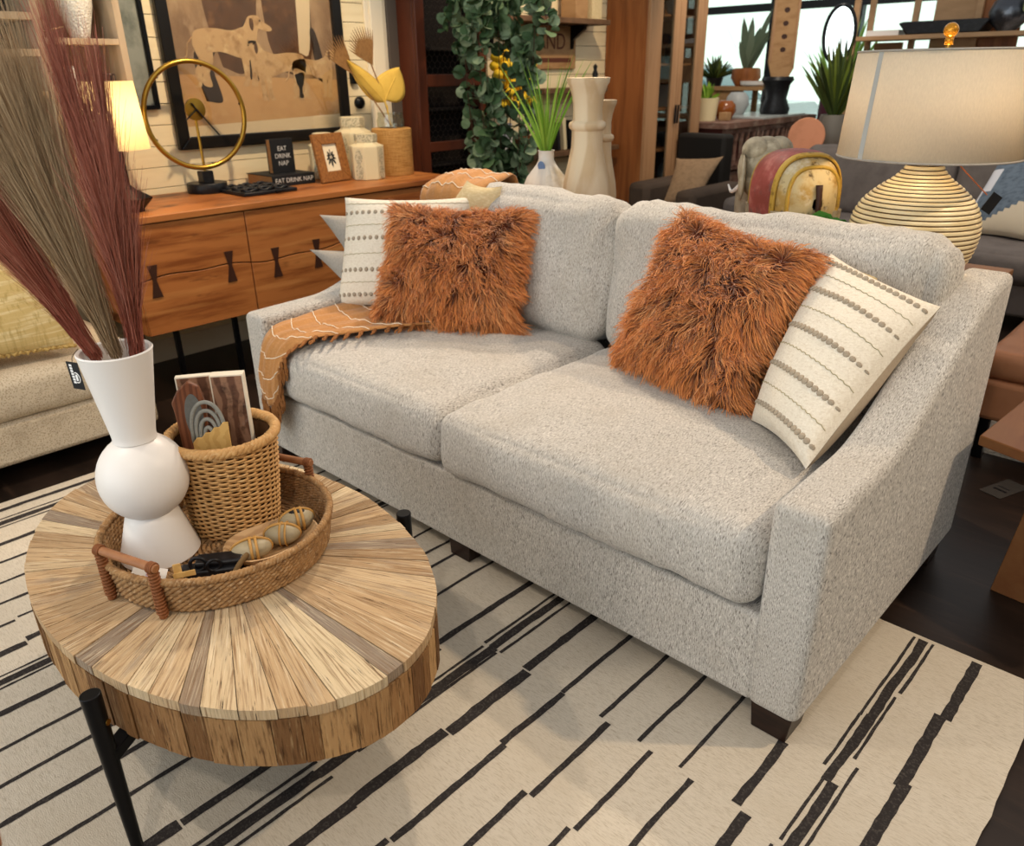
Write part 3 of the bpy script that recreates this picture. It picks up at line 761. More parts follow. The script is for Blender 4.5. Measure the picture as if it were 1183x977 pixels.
m_red = M('rust_red_grass', '#8a4838', rough=.8, layers=[('tip', '#b06c58', (1,1,1), .3, 1, .8), ('tone', '#b98a76', (1,1,1), .6, 1, .5), ('tone', '#4e2420', (1,1,1), .3, 0, .6)])
m_taug = M('taupe_grass', '#8a7052', rough=.8, layers=[('tip', '#bb9f7c', (1,1,1), .3, 1, .8), ('tone', '#c8b08c', (1,1,1), .6, 1, .5), ('tone', '#50402f', (1,1,1), .3, 0, .6)])
m_orange = M('russet_grass', '#8a4534', rough=.8, layers=[('tip', '#b8745c', (1,1,1), .3, 1, .8), ('tone', '#c08a70', (1,1,1), .6, 1, .5), ('tone', '#54261e', (1,1,1), .3, 0, .6)])
def spray(mouth, tips, mat_, label, seed, n=900, spread=.022, group=None):
    """plumes of fine straight hairs: each tip is (across, away, height, width)"""
    rng = np.random.default_rng(seed); P = []; Wd = []; T = []
    m0 = Vector((VX,VY,TZ+.47))+VR*mouth[0]+VD*mouth[1]
    root = thing('grass_spray', tuple(Vector((VX,VY,TZ+.25))), label, 'dried grass')
    st = MB(); K = 9
    for ti, (ac, aw, hz, wd) in enumerate(tips):
        top = Vector((VX,VY,TZ))+VR*ac+VD*aw+Vector((0,0,hz)); ax = top-m0
        mid = m0+ax*.5-Vector((0,0,0))+VR*(.012 if ac > 0 else -.004)
        st.tube(spline([Vector((VX,VY,TZ+.32))+VR*mouth[0]*.25, m0, mid, m0+ax*.8], 6), [.0028]*18+[.002], 6)
        for i in range(n):
            s0 = max(0, rng.normal(.02,.05)) if rng.random() < .55 else rng.uniform(.05,.62)
            s1 = min(1.0, s0+rng.uniform(.38,.9)); s1 = s1+rng.normal()*.03
            o0 = rng.normal(size=3)*spread*.22; o1 = rng.normal(size=3)*wd
            pts = []
            for k in range(K):
                t = k/(K-1); s = s0+(s1-s0)*t
                c = (1-s)**2*np.array(m0)+2*s*(1-s)*np.array(mid)+s*s*np.array(top)
                pts.append(c+o0*(1-t)+o1*(t**1.15)*(.25+.75*s))
            P.append(pts); w0 = rng.uniform(.0009,.0019); Wd.append([w0*(1-.75*(k/(K-1))) for k in range(K)]); T.append(rng.random())
    st.build('stem', mat_, root)
    strands((np.array(P), np.array(Wd)), 'plume', mat_, root, tones=np.array(T)); return root
spray((-.040,0), [(-.225,.02,1.06,.02),(-.27,-.02,1.02,.024),(-.32,.04,1.0,.024),(-.25,.03,.94,.024),(-.29,.0,.90,.024),(-.345,.02,.96,.02)], m_orange, 'russet dyed grass spray leaning out to the left of the white vase', 5, 750)
spray((-.004,.01), [(-.175,.03,1.06,.020),(-.13,.05,1.10,.022),(-.095,.0,1.05,.022),(-.07,.03,1.08,.018),(-.135,.0,.90,.022),(-.06,.02,.92,.022),(-.03,.02,1.0,.020)], m_taug, 'taupe grass spray standing in the middle of the white vase', 6, 800)
spray((.043,0), [(.005,.02,1.12,.020),(.035,.03,1.02,.024),(.065,0,.93,.022),(.04,-.02,.85,.026),(.085,.01,.80,.018),(.075,.02,1.04,.012)], m_red, 'dusky red grass spray on the right side of the white vase', 7, 800)

# ------------------------------------------------------------------ wicker basket and what stands in it
m_wick = M('honey_wicker', '#c79a62', rough=.6, layers=[('noise', '#9a6a38', (30,30,30), .5, .7, .7), ('noise', '#e6c795', (90,90,90), .55, .75, .6)], bump=('noise', (200,200,200), .3, .001))
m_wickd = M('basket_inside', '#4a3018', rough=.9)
KX, KY = -.045, -.642; KH = .235
bask = thing('wicker_basket', (KX,KY,TZ), 'round honey coloured wicker basket standing in the tray behind the white vase', 'basket')
def kr(z): return .094+.024*(z/KH)**.8
wv = MB(); NS = 34
for k in range(36):
    z = .006+k*(KH-.02)/35; R0 = kr(z); seg = NS*4; pts = []
    for i in range(seg):
        a = 2*PI*i/seg; rr = R0+.0036*math.cos(NS/2*a+PI*k); pts.append((KX+rr*math.cos(a), KY+rr*math.sin(a), TZ+z+.0006*math.sin(5*a+k)))
    wv.tube(pts, .0031, 5, closed=True)
wv.build('woven_side', m_wick, bask, smooth=180)
sk = MB()
for i in range(NS):
    a = 2*PI*(i+.5)/NS; sk.tube([(KX+kr(z)*math.cos(a), KY+kr(z)*math.sin(a), TZ+z) for z in (.003,.08,.16,KH-.01)], .0026, 5)
sk.build('stakes', m_wick, bask)
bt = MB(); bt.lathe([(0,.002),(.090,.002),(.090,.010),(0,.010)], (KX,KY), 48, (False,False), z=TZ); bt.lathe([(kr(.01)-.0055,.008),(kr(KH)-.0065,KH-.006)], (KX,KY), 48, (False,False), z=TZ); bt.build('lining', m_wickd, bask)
rm = MB(); braid(rm, kr(KH), TZ+KH, .0105, 17, 0, (KX,KY), 240, tw=4); rm.build('braided_rim', m_wick, bask, smooth=180)

m_cream_e = M('pale_block_edge', '#e2d7c4', rough=.6)
m_print = M('brown_picture_print', '#6b4a3a', rough=.4, layers=[('wave', '#a07a62', (18,18,18), .35, .7, .8), ('noise', '#2e1d16', (22,22,22), .5, .65, .9), ('noise', '#b7a49c', (9,9,9), .55, .68, .7)])
def block(c, w_, h_, d_, right, up_, label):
    Xb = frame(c, right, up_)
    o = MB(); o.box(-w_/2,w_/2,-h_/2,h_/2,-d_/2,d_/2, X=Xb)
    root = thing('picture_block', tuple(Vector(c)-Vector((0,0,h_/2))), label, 'wooden block')
    o.build('block', m_cream_e, root, bevel=.0015)
    q = MB(); q.box(-w_/2+.0035,w_/2-.0035,-h_/2,h_/2-.0035,d_/2,d_/2+.0008, X=Xb); q.build('print', m_print, root)
    return root
cB = Vector((KX,KY,0))
block(cB+VR*.020+VD*.038+Vector((0,0,TZ+.272)), .074, .19, .030, VR*.98+VD*.15, Vector((0,0,1))+VR*(-.06), 'tall block with brown horse print standing at the right in the basket')
block(cB-VR*.066+VD*.056+Vector((0,0,TZ+.262)), .078, .19, .018, VR+VD*.25, Vector((0,0,1))+VR*(.03), 'pale edged print block at the back left in the basket')
# walnut holder with a grey hollow
m_wal = M('walnut', '#7b4a31', rough=.45, layers=[('wave', '#5c3320', (40,40,12), .35, .7, .8)])
m_greyf = M('grey_felt', '#6d6e6c', rough=.9, layers=[('noise', '#595a58', (60,60,60), .45, .7, .5)])
m_greyc = M('grey_cord', '#8d8d87', rough=.8, layers=[('noise', '#75756f', (120,120,120), .45, .7, .5)])
m_pine = M('pale_yellow_wood', '#d3ab67', rough=.55, layers=[('wave', '#bf9350', (20,60,60), .35, .7, .6)])
Xw = frame(cB-VR*.064-VD*.004+Vector((0,0,TZ+.262)), VR*.95+VD*.1, Vector((0,0,1))-VR*.34)
out = [(-.025,-.11),(.030,-.11),(.034,-.02),(.040,.045),(.030,.088),(.008,.102),(-.018,.080),(-.034,.052),(-.030,.02)]
hd = thing('walnut_board', tuple(cB-VR*.058+Vector((0,0,TZ+.02))), 'curved walnut board with grey oval hollow at the left in the basket', 'wooden board')
o = MB(); o.prism(out, lambda p, q, t: Xw @ Vector((p,q,t)), -.008, .008); o.build('board', m_wal, hd, bevel=.003)
o = MB(); o.prism([(.012+.020*math.cos(a), .018+.055*math.sin(a)) for a in np.linspace(0,2*PI,25)[:-1]], lambda p, q, t: Xw @ Vector((p,q,t)), .0075, .0092); o.build('grey_inlay', m_greyf, hd)
lc = thing('cord_bundle', tuple(cB+Vector((0,0,TZ+.15))), 'looped grey cord held in a scalloped yellow wooden card in the basket', 'ornament')
Xl = frame(cB-VR*.012-VD*.040+Vector((0,0,TZ+.268)), VR*.96+VD*.1, Vector((0,0,1))-VR*.42)
o = MB()
for k in range(4):
    h_ = .094-.020*k; wd = .036-.0088*k; pts = []
    for i in range(25):
        t = i/24; a = PI*t; pts.append(Xl @ Vector((-wd*math.cos(a), -.035+h_*max(0,math.sin(a))**.62, .0)))
    o.tube(pts, .0046, 8)
o.build('cord', m_greyc, lc, smooth=180)
sc_ = [(-.036,-.10),(.046,-.10),(.046,.012)]
for i in range(9):
    t = i/8; sc_.append((.046-.082*t, .012-.045*t+.006*abs(math.sin(t*PI*4))))
o = MB(); o.prism(sc_, lambda p, q, t: Xl @ Vector((p,q,t)), .005, .0095); o.build('card', m_pine, lc, bevel=.001)

# ------------------------------------------------------------------ bowl with stones
m_bowl = M('pale_bowl_wood', '#c9a477', rough=.5, layers=[('wave', '#9d7349', (22,22,40), .3, .7, .6), ('noise', '#d3ae82', (12,12,12), .5, .7, .6)])
m_stone = M('river_stone', '#a09275', rough=.45, layers=[('noise', '#7d7058', (16,16,40), .45, .65, .7), ('noise', '#b8ab8c', (60,60,60), .55, .75, .4)])
m_bam = M('split_bamboo', '#b98a48', rough=.45)
BC = Vector((.132,-.645,0)); bx = Vector((.10,.995,0)).normalized(); bxp = Vector((bx.y,-bx.x,0))
def bowl_r(a):                                   # two rounded lobes with a waist between
    return .071*(1+.60*abs(math.cos(a))**1.6)*(1-.10*max(0, math.cos(a))) 
bowl = MB(); nb = 60
lev = [(.0,.004,0),(.55,.004,0),(.80,.008,0),(.95,.024,0),(1.0,.034,0),(.965,.035,0),(.85,.022,0),(.6,.012,0),(.0,.010,0)]
V = []; F = []
for k, (s_, z, _) in enumerate(lev):
    for i in range(nb):
        a = 2*PI*i/nb; rr = bowl_r(a)*max(.001, s_); p = BC+bx*rr*math.cos(a)*1.0+bxp*rr*math.sin(a)*1.0; V.append((p.x,p.y,TZ+z-.003))
for k in range(len(lev)-1):
    for i in range(nb): F.append((k*nb+i, k*nb+(i+1) % nb, (k+1)*nb+(i+1) % nb, (k+1)*nb+i))
bowl.add(V, F); tag(bowl.build('wooden_bowl', m_bowl, smooth=60), 'pale carved wooden bowl holding three strapped stones in the tray', 'bowl')
def stone(c, r_, yaw, label, dark=False):
    root = thing('stone', (c[0],c[1],c[2]-r_[2]), label, 'stone', 'stones in the wooden bowl')
    Xs = Matrix.Rotation(yaw, 3, 'Z'); o = MB(); o.ell(c, r_, 28, 16, Xs)
    o.v = [tuple(Vector(p)+ (Vector(p)-Vector(c)).normalized()*.0035*noise.noise(Vector(p)*30)) for p in o.v]
    o.build('pebble', m_stone, root, smooth=180)
    q = MB()
    for off in (-.006, .006):
        q.tube([Vector(c)+Xs @ Vector((off+.004, (r_[1]+.0012)*math.cos(a), (r_[2]+.0012)*math.sin(a))) for a in np.linspace(0,2*PI,33)[:-1]], .0036, 6, closed=True, flat=.45)
    q.tube([Vector(c)+Xs @ Vector(((r_[0]+.001)*math.cos(a), .003, (r_[2]+.0022)*math.sin(a))) for a in np.linspace(0,2*PI,33)[:-1]], .0030, 6, closed=True, flat=.45)
    q.build('bamboo_strap', m_bam, root, smooth=180)
    if dark:
        q = MB(); q.ell((c[0],c[1],c[2]+r_[2]*.72), (r_[0]*.55,r_[1]*.5,r_[2]*.35), 16, 8, Xs); q.build('dark_patch', m_tagb, root, smooth=180)
stone((.145,-.708,TZ+.034), (.043,.031,.024), 1.15, 'strapped grey stone nearest the front of the tray')
stone((.138,-.628,TZ+.033), (.040,.030,.023), .9, 'middle one of the three strapped stones in the bowl')
stone((.112,-.572,TZ+.036), (.039,.030,.024), 1.2, 'dark topped strapped stone at the back of the bowl', True)

# ------------------------------------------------------------------ small black things and cards at the front of the tray
m_blk = M('black_leather', '#141417', rough=.4, layers=[('noise', '#2a2a30', (40,40,40), .5, .7, .6)])
m_paper = M('white_paper', '#e8e2da', rough=.8)
m_rope = M('hemp_rope', '#6d5535', rough=.9)
bp_ = thing('black_ornament', (.12,-.80,TZ), 'jumbled black metal ornament with a ring lying before the vase foot', 'ornament')
o = MB(); Xo = Matrix.Translation((.128,-.798,TZ+.017)) @ Matrix.Rotation(.95, 4, 'Z')
o.box(-.062,.062,-.020,.020,-.016,.012, X=Xo); o.box(-.03,.070,-.008,.034,.004,.024, X=Xo); o.build('body', m_blk, bp_, bevel=.005)
o = MB(); o.tube([Xo @ Vector((-.02+.016*math.cos(a), -.012, .026+.016*math.sin(a))) for a in np.linspace(0,2*PI,25)[:-1]], .0042, 8, closed=True); o.tube([Xo @ Vector((.012+.013*math.cos(a), -.016+.004*math.cos(a), .022+.013*math.sin(a))) for a in np.linspace(0,2*PI,25)[:-1]], .0036, 8, closed=True); o.build('ring', m_blk, bp_, smooth=180)
o = MB(); o.tube(spline([Xo @ Vector(p) for p in ((.05,-.03,.0),(.064,-.012,.016),(.078,.012,.022),(.09,.035,.012))], 8), .006, 8); o.build('rope_tie', m_rope, bp_, smooth=180)
wt = MB(); Xo = frame((.150,-.872,TZ+.040), Vector((.55,.83,.10)), Vector((-.30,.10,1)))
wt.box(-.008,.008,-.036,.036,-.002,.002, X=Xo); wt.box(-.010,.034,.006,.018,.002,.005, X=Xo); tag(wt.build('wooden_peg', m_pine, bevel=.001), 'small yellow wooden cross peg leaning by the near tray handle', 'peg')
wt = MB(); Xo = frame((.075,-.905,TZ+.036), Vector((.72,.66,-.12)), Vector((-.45,.55,.62))); wt.box(-.036,.036,-.016,.016,-.0005,.0005, X=Xo)
pt = thing('paper_label', (.075,-.905,TZ), 'white paper price label lying inside the near handle of the tray', 'label')
wt.build('card', m_paper, pt); q = MB(); q.box(-.006,.022,-.008,.005,.0006,.0009, X=Xo); q.build('printed_patch', M('lilac_ink', '#c3b2c0', rough=.8), pt)
# ------------------------------------------------------------------ console on the left wall
m_acacia = M('acacia', '#aa6936', rough=.42, spec=.4, layers=[('noise', '#7a4019', (7,1.8,20), .46, .64, .9), ('noise', '#cf9354', (5,1.2,22), .55, .78, .6), ('noise', '#4a240e', (5,2.6,11), .60, .70, .85)])
m_aca_dark = M('acacia_key', '#3a2015', rough=.5)
CXF, CXB, CZ, CB = -1.95, -2.59, .873, .345
CY0, CY1 = -.05, 1.87
con = thing('console', ((CXF+CXB)/2, .9, 0), 'long live-edge brown wood console with bow tie inlays below the framed dog picture', 'console')
b = MB(); b.box(CXB, CXF+.012, CY0, CY1, CZ-.03, CZ); b.build('top', m_acacia, con, bevel=.004)
b = MB(); b.box(CXB, CXF-.024, CY0+.01, CY1-.01, CB, CZ-.031); b.build('carcass', m_acacia, con, bevel=.003)
cols_ = [CY0+.012, .505, 1.108, CY1-.012]
def seam(y): return .600+.010*math.sin(y*7)+.006*math.sin(y*19)
for i in range(3):
    ya, yb = cols_[i]+.003, cols_[i+1]-.003; n = 14
    ys = [ya+(yb-ya)*k/n for k in range(n+1)]
    for up_ in (0, 1):
        poly = [(y, seam(y)+(.003 if up_ else -.003)) for y in ys]
        poly = poly+[(yb, CZ-.036),(ya, CZ-.036)] if up_ else [(ya, CB+.004),(yb, CB+.004)]+poly[::-1]
        d_ = MB(); d_.prism(poly, lambda p, q, t: (t, p, q), CXF-.022, CXF); do = d_.build('drawer', m_acacia, con, bevel=.002, smooth=30)
        if up_ == 0:
            for fr_ in (.12, .80) if i == 0 else (.22, .62) if i == 1 else (.3, .7):
                yk = ya+(yb-ya)*fr_; zk = seam(yk)-.012
                kk = MB(); kk.prism([(-.024,-.075),(.024,-.075),(.008,0),(.022,.07),(-.022,.07),(-.008,0)], lambda p, q, t: (t, yk+p, zk+q), CXF-.002, CXF+.004); kk.build('bow_tie_key', m_aca_dark, do)
for x, y in ((CXF-.10,.12),(CXF-.10,.42),(CXF-.10,1.70),(CXB+.1,.12),(CXB+.1,1.70)):
    l = MB(); l.box(x-.012,x+.012,y-.012,y+.012,0,CB); l.build('leg', m_iron, con, bevel=.002)

# on the console ------------------------------------------------
ZC = CZ+.0005
m_glow = SHADE('cream_lampshade', '#ffe9b8', .6)
lamp = thing('table_lamp', (-2.13,.065,ZC), 'lit lamp with cream shade and dark angular base at the left end of the console', 'lamp')
b = MB(); b.lathe([(0,0),(.052,0),(.055,.012),(.094,.052),(.096,.060),(.035,.095),(.014,.115),(.012,.30),(0,.30)], (-2.13,.065), 6, (False,False), z=ZC); b.build('base', m_iron, lamp, smooth=0)
b = MB(); b.lathe([(.126,.265),(.106,.535)], (-2.13,.065), 48, (False,False), z=ZC); b.build('lamp_shade', m_glow, lamp, smooth=180)
b = MB(); b.ell((-2.13,.065,ZC+.38), (.022,.022,.032)); b.build('bulb', M('bulb_glow', '#fff2d0', emit=('#ffd591', 4)), lamp, smooth=180)
def point(loc, e, col, r=.03):
    d = bpy.data.lights.new('bulb_light', 'POINT'); d.energy = e; d.color = col; d.shadow_soft_size = r
    o = bpy.data.objects.new('bulb_light', d); COL.objects.link(o); o.location = loc
point((-2.13,.065,ZC+.40), 3.2, (1,.74,.42), .05)

m_brs = M('aged_brass_hoop', '#b8923f', rough=.28, metal=1)
ring = thing('hoop_sculpture', (-2.47,.60,ZC), 'large brass hoop sculpture with black clock hands on a round black base', 'sculpture')
b = MB(); b.lathe([(0,0),(.098,0),(.100,.004),(.100,.044),(.097,.048),(0,.048)], (-2.47,.60), 40, (False,False), z=ZC); b.build('base', m_blk, ring, smooth=40)
b = MB(); b.box(-2.50,-2.44,.57,.63,ZC+.048,ZC+.105); b.build('block', m_blk, ring, bevel=.003)
b = MB(); cr_ = Vector((-2.44,.588,ZC+.372)); RR = .247
hx = Vector((.10,.995,0)).normalized()
b.tube([cr_+hx*RR*math.cos(a)+Vector((0,0,RR*math.sin(a))) for a in np.linspace(0,2*PI,65)[:-1]], .0125, 10, closed=True); b.build('hoop', m_brs, ring, smooth=180)
b = MB(); b.tube([(-2.47,.60,ZC+.10),(-2.46,.592,ZC+.385)], .007, 10); b.build('stem', m_brs, ring)
b = MB(); b.lathe([(0,-.008),(.050,-.008),(.052,-.004),(.052,.004),(0,.008)], n=32, cap=(False,False), rot=Matrix.Translation((-2.44,.588,ZC+.40)) @ Matrix.Rotation(PI/2, 4, 'Y')); b.build('disc', m_brs, ring, smooth=40)
q = Vector((-2.425,.588,ZC+.40))
for dy, dz in ((.10,-.125),(-.06,-.045),(-.02,.03)):
    b = MB(); b.bar(q, q+Vector((0,dy,dz)), .011, .004); b.build('hand', m_blk, ring)
b = MB()
for a in (.2, 1.3, 2.3, 3.6, 4.9, 5.8):
    b = MB(); b.ell(cr_+hx*(RR-.011)*math.cos(a)+Vector((0,0,(RR-.011)*math.sin(a))), (.006,.006,.006), 8, 6); b.build('stud', m_blk, ring, smooth=180)

tv = MB(); c = Vector((-2.28,.77,ZC))
tv.box(c.x-.17,c.x+.15,c.y-.15,c.y+.15,ZC,ZC+.018)
trv = thing('trivet_tray', tuple(c), 'flat black ornate tray lying on the console beside the hoop sculpture', 'tray'); tv.build('plate', m_blk, trv, bevel=.004)
for k in range(3):
    for j in range(3):
        tv = MB(); q = c+Vector(((k-1)*.092-.01,(j-1)*.085,.022))
        tv.tube([q+Vector((.036*math.cos(a),.036*math.sin(a),.004*math.sin(3*a))) for a in np.linspace(0,2*PI,21)[:-1]], .008, 6, closed=True); tv.build('scroll', m_blk, trv, smooth=180)
tv = MB(); tv.tube([(c.x+.15,c.y+.03,ZC+.012),(c.x+.185,c.y+.05,ZC+.016),(c.x+.19,c.y+.0,ZC+.016)], .007, 6); tv.build('handle', m_iron, trv)

m_bkc = M('black_book_cloth', '#17181a', rough=.6); m_pages = M('tan_pages', '#a97c4e', rough=.9, layers=[('noise', '#8a6038', (20,20,500), .4, .7, .7)])
m_ltr = M('grey_lettering', '#c9c6bf', rough=.6)
def book(x0, x1, y0, y1, z0, z1, label, lying):
    root = thing('book', ((x0+x1)/2,(y0+y1)/2,z0), label, 'book')
    t_ = .004
    b = MB()
    if lying:
        b.box(x0,x1,y0,y1,z0,z0+t_); b.box(x0,x1,y0,y1,z1-t_,z1); b.box(x1-t_,x1,y0,y1,z0+t_,z1-t_)
    else:
        b.box(x1-t_,x1,y0,y1,z0,z1); b.box(x0,x0+t_,y0,y1,z0,z1); b.box(x0,x1,y1-t_,y1,z0,z1)
    b.build('cover', m_bkc, root, bevel=.0008)
    p_ = MB()
    if lying: p_.box(x0+.004,x1-.0045,y0+.004,y1-.004,z0+t_,z1-t_)
    else: p_.box(x0+t_,x1-t_,y0+.003,y1-.0045,z0+.003,z1-.004)
    p_.build('pages', m_pages, root); return root
FX = frame((0,0,0), (0,1,0), (0,0,1))
b1 = book(-2.60,-2.335,.90,1.165,ZC,ZC+.058, 'black book lying flat on the console with EAT DRINK NAP on its spine', True)
text('spine_lettering', 'EAT DRINK NAP', .034, Matrix.Translation((-2.3345,1.035,ZC+.029)) @ FX, m_ltr, b1, sx=.95)
b2 = book(-2.47,-2.425,.965,1.105,ZC+.0585,ZC+.235, 'small black book standing upright on the lying black book', False)
for i, s_ in enumerate(('EAT', 'DRINK', 'NAP')):
    text('cover_lettering', s_, .034, Matrix.Translation((-2.4245,1.035,ZC+.185-.038*i)) @ FX, m_ltr, b2, sx=.95)

m_rframe = M('rattan_frame', '#94602f', rough=.6, layers=[('noise', '#6b411c', (90,90,90), .45, .68, .8), ('noise', '#b98649', (60,60,60), .55, .75, .5)])
pfx = frame((-2.30,1.262,ZC+.128), (-.12,1,0), (-.22,0,1))
pfr = thing('photo_frame', (-2.28,1.262,ZC), 'small brown wooden photo frame with black leaf print leaning on the console', 'photo frame')
b = MB(); W2, H2, wi, hi = .108, .128, .052, .072
for q in ([(-W2,-H2),(W2,-H2),(wi,-hi),(-wi,-hi)], [(W2,-H2),(W2,H2),(wi,hi),(wi,-hi)], [(W2,H2),(-W2,H2),(-wi,hi),(wi,hi)], [(-W2,H2),(-W2,-H2),(-wi,-hi),(-wi,hi)]):
    b.prism(q, lambda p, r_, t: pfx @ Vector((p, r_, t)), -.012, .010)
b.build('moulding', m_rframe, pfr, smooth=0, bevel=.003)
b = MB(); b.box(-wi,wi,-hi,hi,-.006,-.002, X=pfx); b.build('mount', M('cream_card', '#e9dcc0', rough=.8), pfr)
b = MB()
for k in range(9):
    a = -PI/2+ (k-4)*.62; ln = .034+.010*math.cos(k-4)
    cx_, cy_ = .006*math.cos(a), .006*math.sin(a)+.004; 
    b.prism([(cx_+ln*t*math.cos(a)+s_*.0062*math.sin(PI*min(1,t*.96+.04))*-math.sin(a), cy_+ln*1.15*t*math.sin(a)+s_*.0062*math.sin(PI*min(1,t*.96+.04))*math.cos(a)) for t, s_ in [(.1,1),(.4,1),(.7,1.15),(1,0),(.7,-1.15),(.4,-1),(.1,-1)]], lambda p, r_, t: pfx @ Vector((p, r_, t)), -.002, -.001)
b.prism([(-.002,-.05),(.002,-.05),(.002,.045),(-.002,.045)], lambda p, r_, t: pfx @ Vector((p, r_, t)), -.002, -.0006)
b.build('leaf_print', m_blk, pfr, smooth=0)

m_jar = M('cream_ceramic', '#d6c7a2', rough=.4)
m_jpat = M('grey_scale_pattern', '#8d866f', rough=.5, layers=[('voronoi', '#cfc2a2', (110,110,110), .25, .55, .9)])
def jar(x, y, r_, h, label, z=ZC):
    root = thing('jar', (x,y,z), label, 'jar')
    b = MB(); b.lathe([(0,0),(r_*.94,0),(r_*.97,.006),(r_,h*.70),(r_*.99,h*.74),(r_*.66,h*.79),(r_*.63,h*.82),(r_*.63,h*.98),(r_*.60,h),(0,h)], (x,y), 8, (False,False), z=z); b.build('body', m_jar, root, smooth=0, bevel=.004)
    b = MB(); b.lathe([(0,h*.835),(r_*.665,h*.835),(r_*.665,h*.985),(0,h*.99)], (x,y), 8, (False,False), z=z); b.build('lid', m_jpat, root, smooth=0)
    for k in range(8):
        a0 = 2*PI*(k+.5)/8; n_ = Vector((math.cos(a0), math.sin(a0), 0)); tn = Vector((-n_.y, n_.x, 0)); ap = r_*.985*math.cos(PI/8)
        if k % 2: continue
        b = MB()
        for c_ in (.20, .52):
            pts = []
            for i in range(12):
                t = i/11; wv_ = r_*.20*math.sin(PI*t)**.6+.004
                pts.append((wv_, h*(c_-.17+.33*t)))
            poly = [(p, q) for p, q in pts]+[(-p, q) for p, q in pts[::-1]]
            b.prism(poly, lambda p, q, t: Vector((x,y,z+q))+n_*(ap*(1+.012*q/h)+t)+tn*p, .0, .0022)
        b.build('pattern_panel', m_jpat, root, smooth=0)
    return root
jar(-2.24,1.462,.098,.245, 'cream jar with grey scale pattern standing in front of the straw vase')
jar(-2.47,1.545,.112,.325, 'taller cream patterned jar behind the other jar, near the picture corner')
jar(-2.45,1.315,.085,.25, 'cream patterned jar half hidden behind the small photo frame')

m_cane = M('cane_weave', '#b98a4c', rough=.7, layers=[('noise', '#8d6028', (14,14,220), .46, .62, .8), ('noise', '#d3a866', (200,200,20), .52, .7, .6)], bump=('noise', (160,160,160), .5, .002))
m_clear = GLASS('clear_glass', '#eef0e8', .10)
VV = (-2.29,1.69)
wvz = thing('cane_vase', (*VV,ZC), 'straw woven vase with glass neck holding dried leaves at the right end of the console', 'vase')
b = MB(); b.lathe([(0,0),(.112,0),(.116,.01),(.116,.255),(.110,.26),(.072,.262)], VV, 48, (False,False), z=ZC); b.build('cane_sleeve', m_cane, wvz, smooth=40)
b = MB(); b.lathe([(.076,.255),(.082,.30),(.070,.325),(.074,.345)], VV, 40, (False,False), z=ZC); b.build('glass_neck', m_clear, wvz, smooth=180)
m_yl = M('dried_yellow_leaf', '#d3ae4e', rough=.75, layers=[('noise', '#bd9438', (12,12,12), .45, .7, .6)], sub=.0)
m_palm = M('dried_brown_palm', '#8a653c', rough=.85, layers=[('noise', '#6b4a28', (60,60,60), .45, .7, .6)])
def flat_leaf(root_pt, tip, side, wid, name, label, mat_, stem_to, curl=.15):
    root_pt, tip, side = Vector(root_pt), Vector(tip), Vector(side).normalized(); ax = tip-root_pt; nrm_ = ax.cross(side).normalized()
    th_ = thing(name, tuple(stem_to), label, 'dried leaf')
    def fn(u, v):
        w_ = wid*(math.sin(PI*min(1,max(0,u))**.62)**.75) if 0 < u < 1 else .0005
        return root_pt+ax*u+side*w_*(2*v-1)+nrm_*curl*wid*((2*v-1)**2)
    b = MB(); b.surf(fn, 20, 8); b.build('blade', mat_, th_, smooth=180, solid=.0015)
    b = MB(); b.tube(spline([Vector(stem_to), root_pt*.6+Vector(stem_to)*.4, root_pt, root_pt+ax*.7], 6), .0035, 6); b.build('stem', mat_, th_)
sv = Vector((VV[0],VV[1],ZC+.27))
flat_leaf((-2.29,1.665,1.285),(-2.27,1.765,1.455),(.25,.85,-.42),.098, 'dried_leaf', 'broad heart shaped yellow dried leaf above the straw vase', m_yl, sv)
flat_leaf((-2.29,1.66,1.27),(-2.33,1.455,1.49),(.35,.55,.42),.052, 'dried_leaf', 'narrow curling yellow dried leaf leaning left from the straw vase', m_yl, sv, .5)
def palm(base, tip, label, n=13, spread=.75):
    base, tip = Vector(base), Vector(tip); ax = (tip-base); L_ = ax.length; ax.normalize(); side = ax.cross(Vector((1,0,.1))).normalized()
    th_ = thing('dried_palm', tuple(sv), label, 'dried leaf')
    b = MB(); nn = side.cross(ax).normalized()
    for k in range(n):
        a = (k-(n-1)/2)/((n-1)/2)*spread; d_ = ax*math.cos(a)+side*math.sin(a); ln = L_*(1-.25*abs(a)); p0 = base; s2 = d_.cross(nn).normalized()
        b.prism([(0,-.003),(ln*.6,-.006),(ln,0),(ln*.6,.006),(0,.003)], lambda p, q, t: p0+d_*p+s2*q+nn*(t+.01*abs(a)), -.0012, .0012)
    b.build('fan', m_palm, th_, smooth=0)
    b = MB(); b.tube(spline([sv, base*.5+sv*.5+Vector((0,.01,0)), base+ax*.02], 8), .004, 6); b.build('stem', m_palm, th_)
palm((-2.31,1.60,1.47),(-2.31,1.50,1.655), 'brown dried palm fan rising above the cream jars', 15, .62)
palm((-2.35,1.50,1.42),(-2.36,1.36,1.60), 'brown dried palm fan nearest the picture frame', 11, .40)
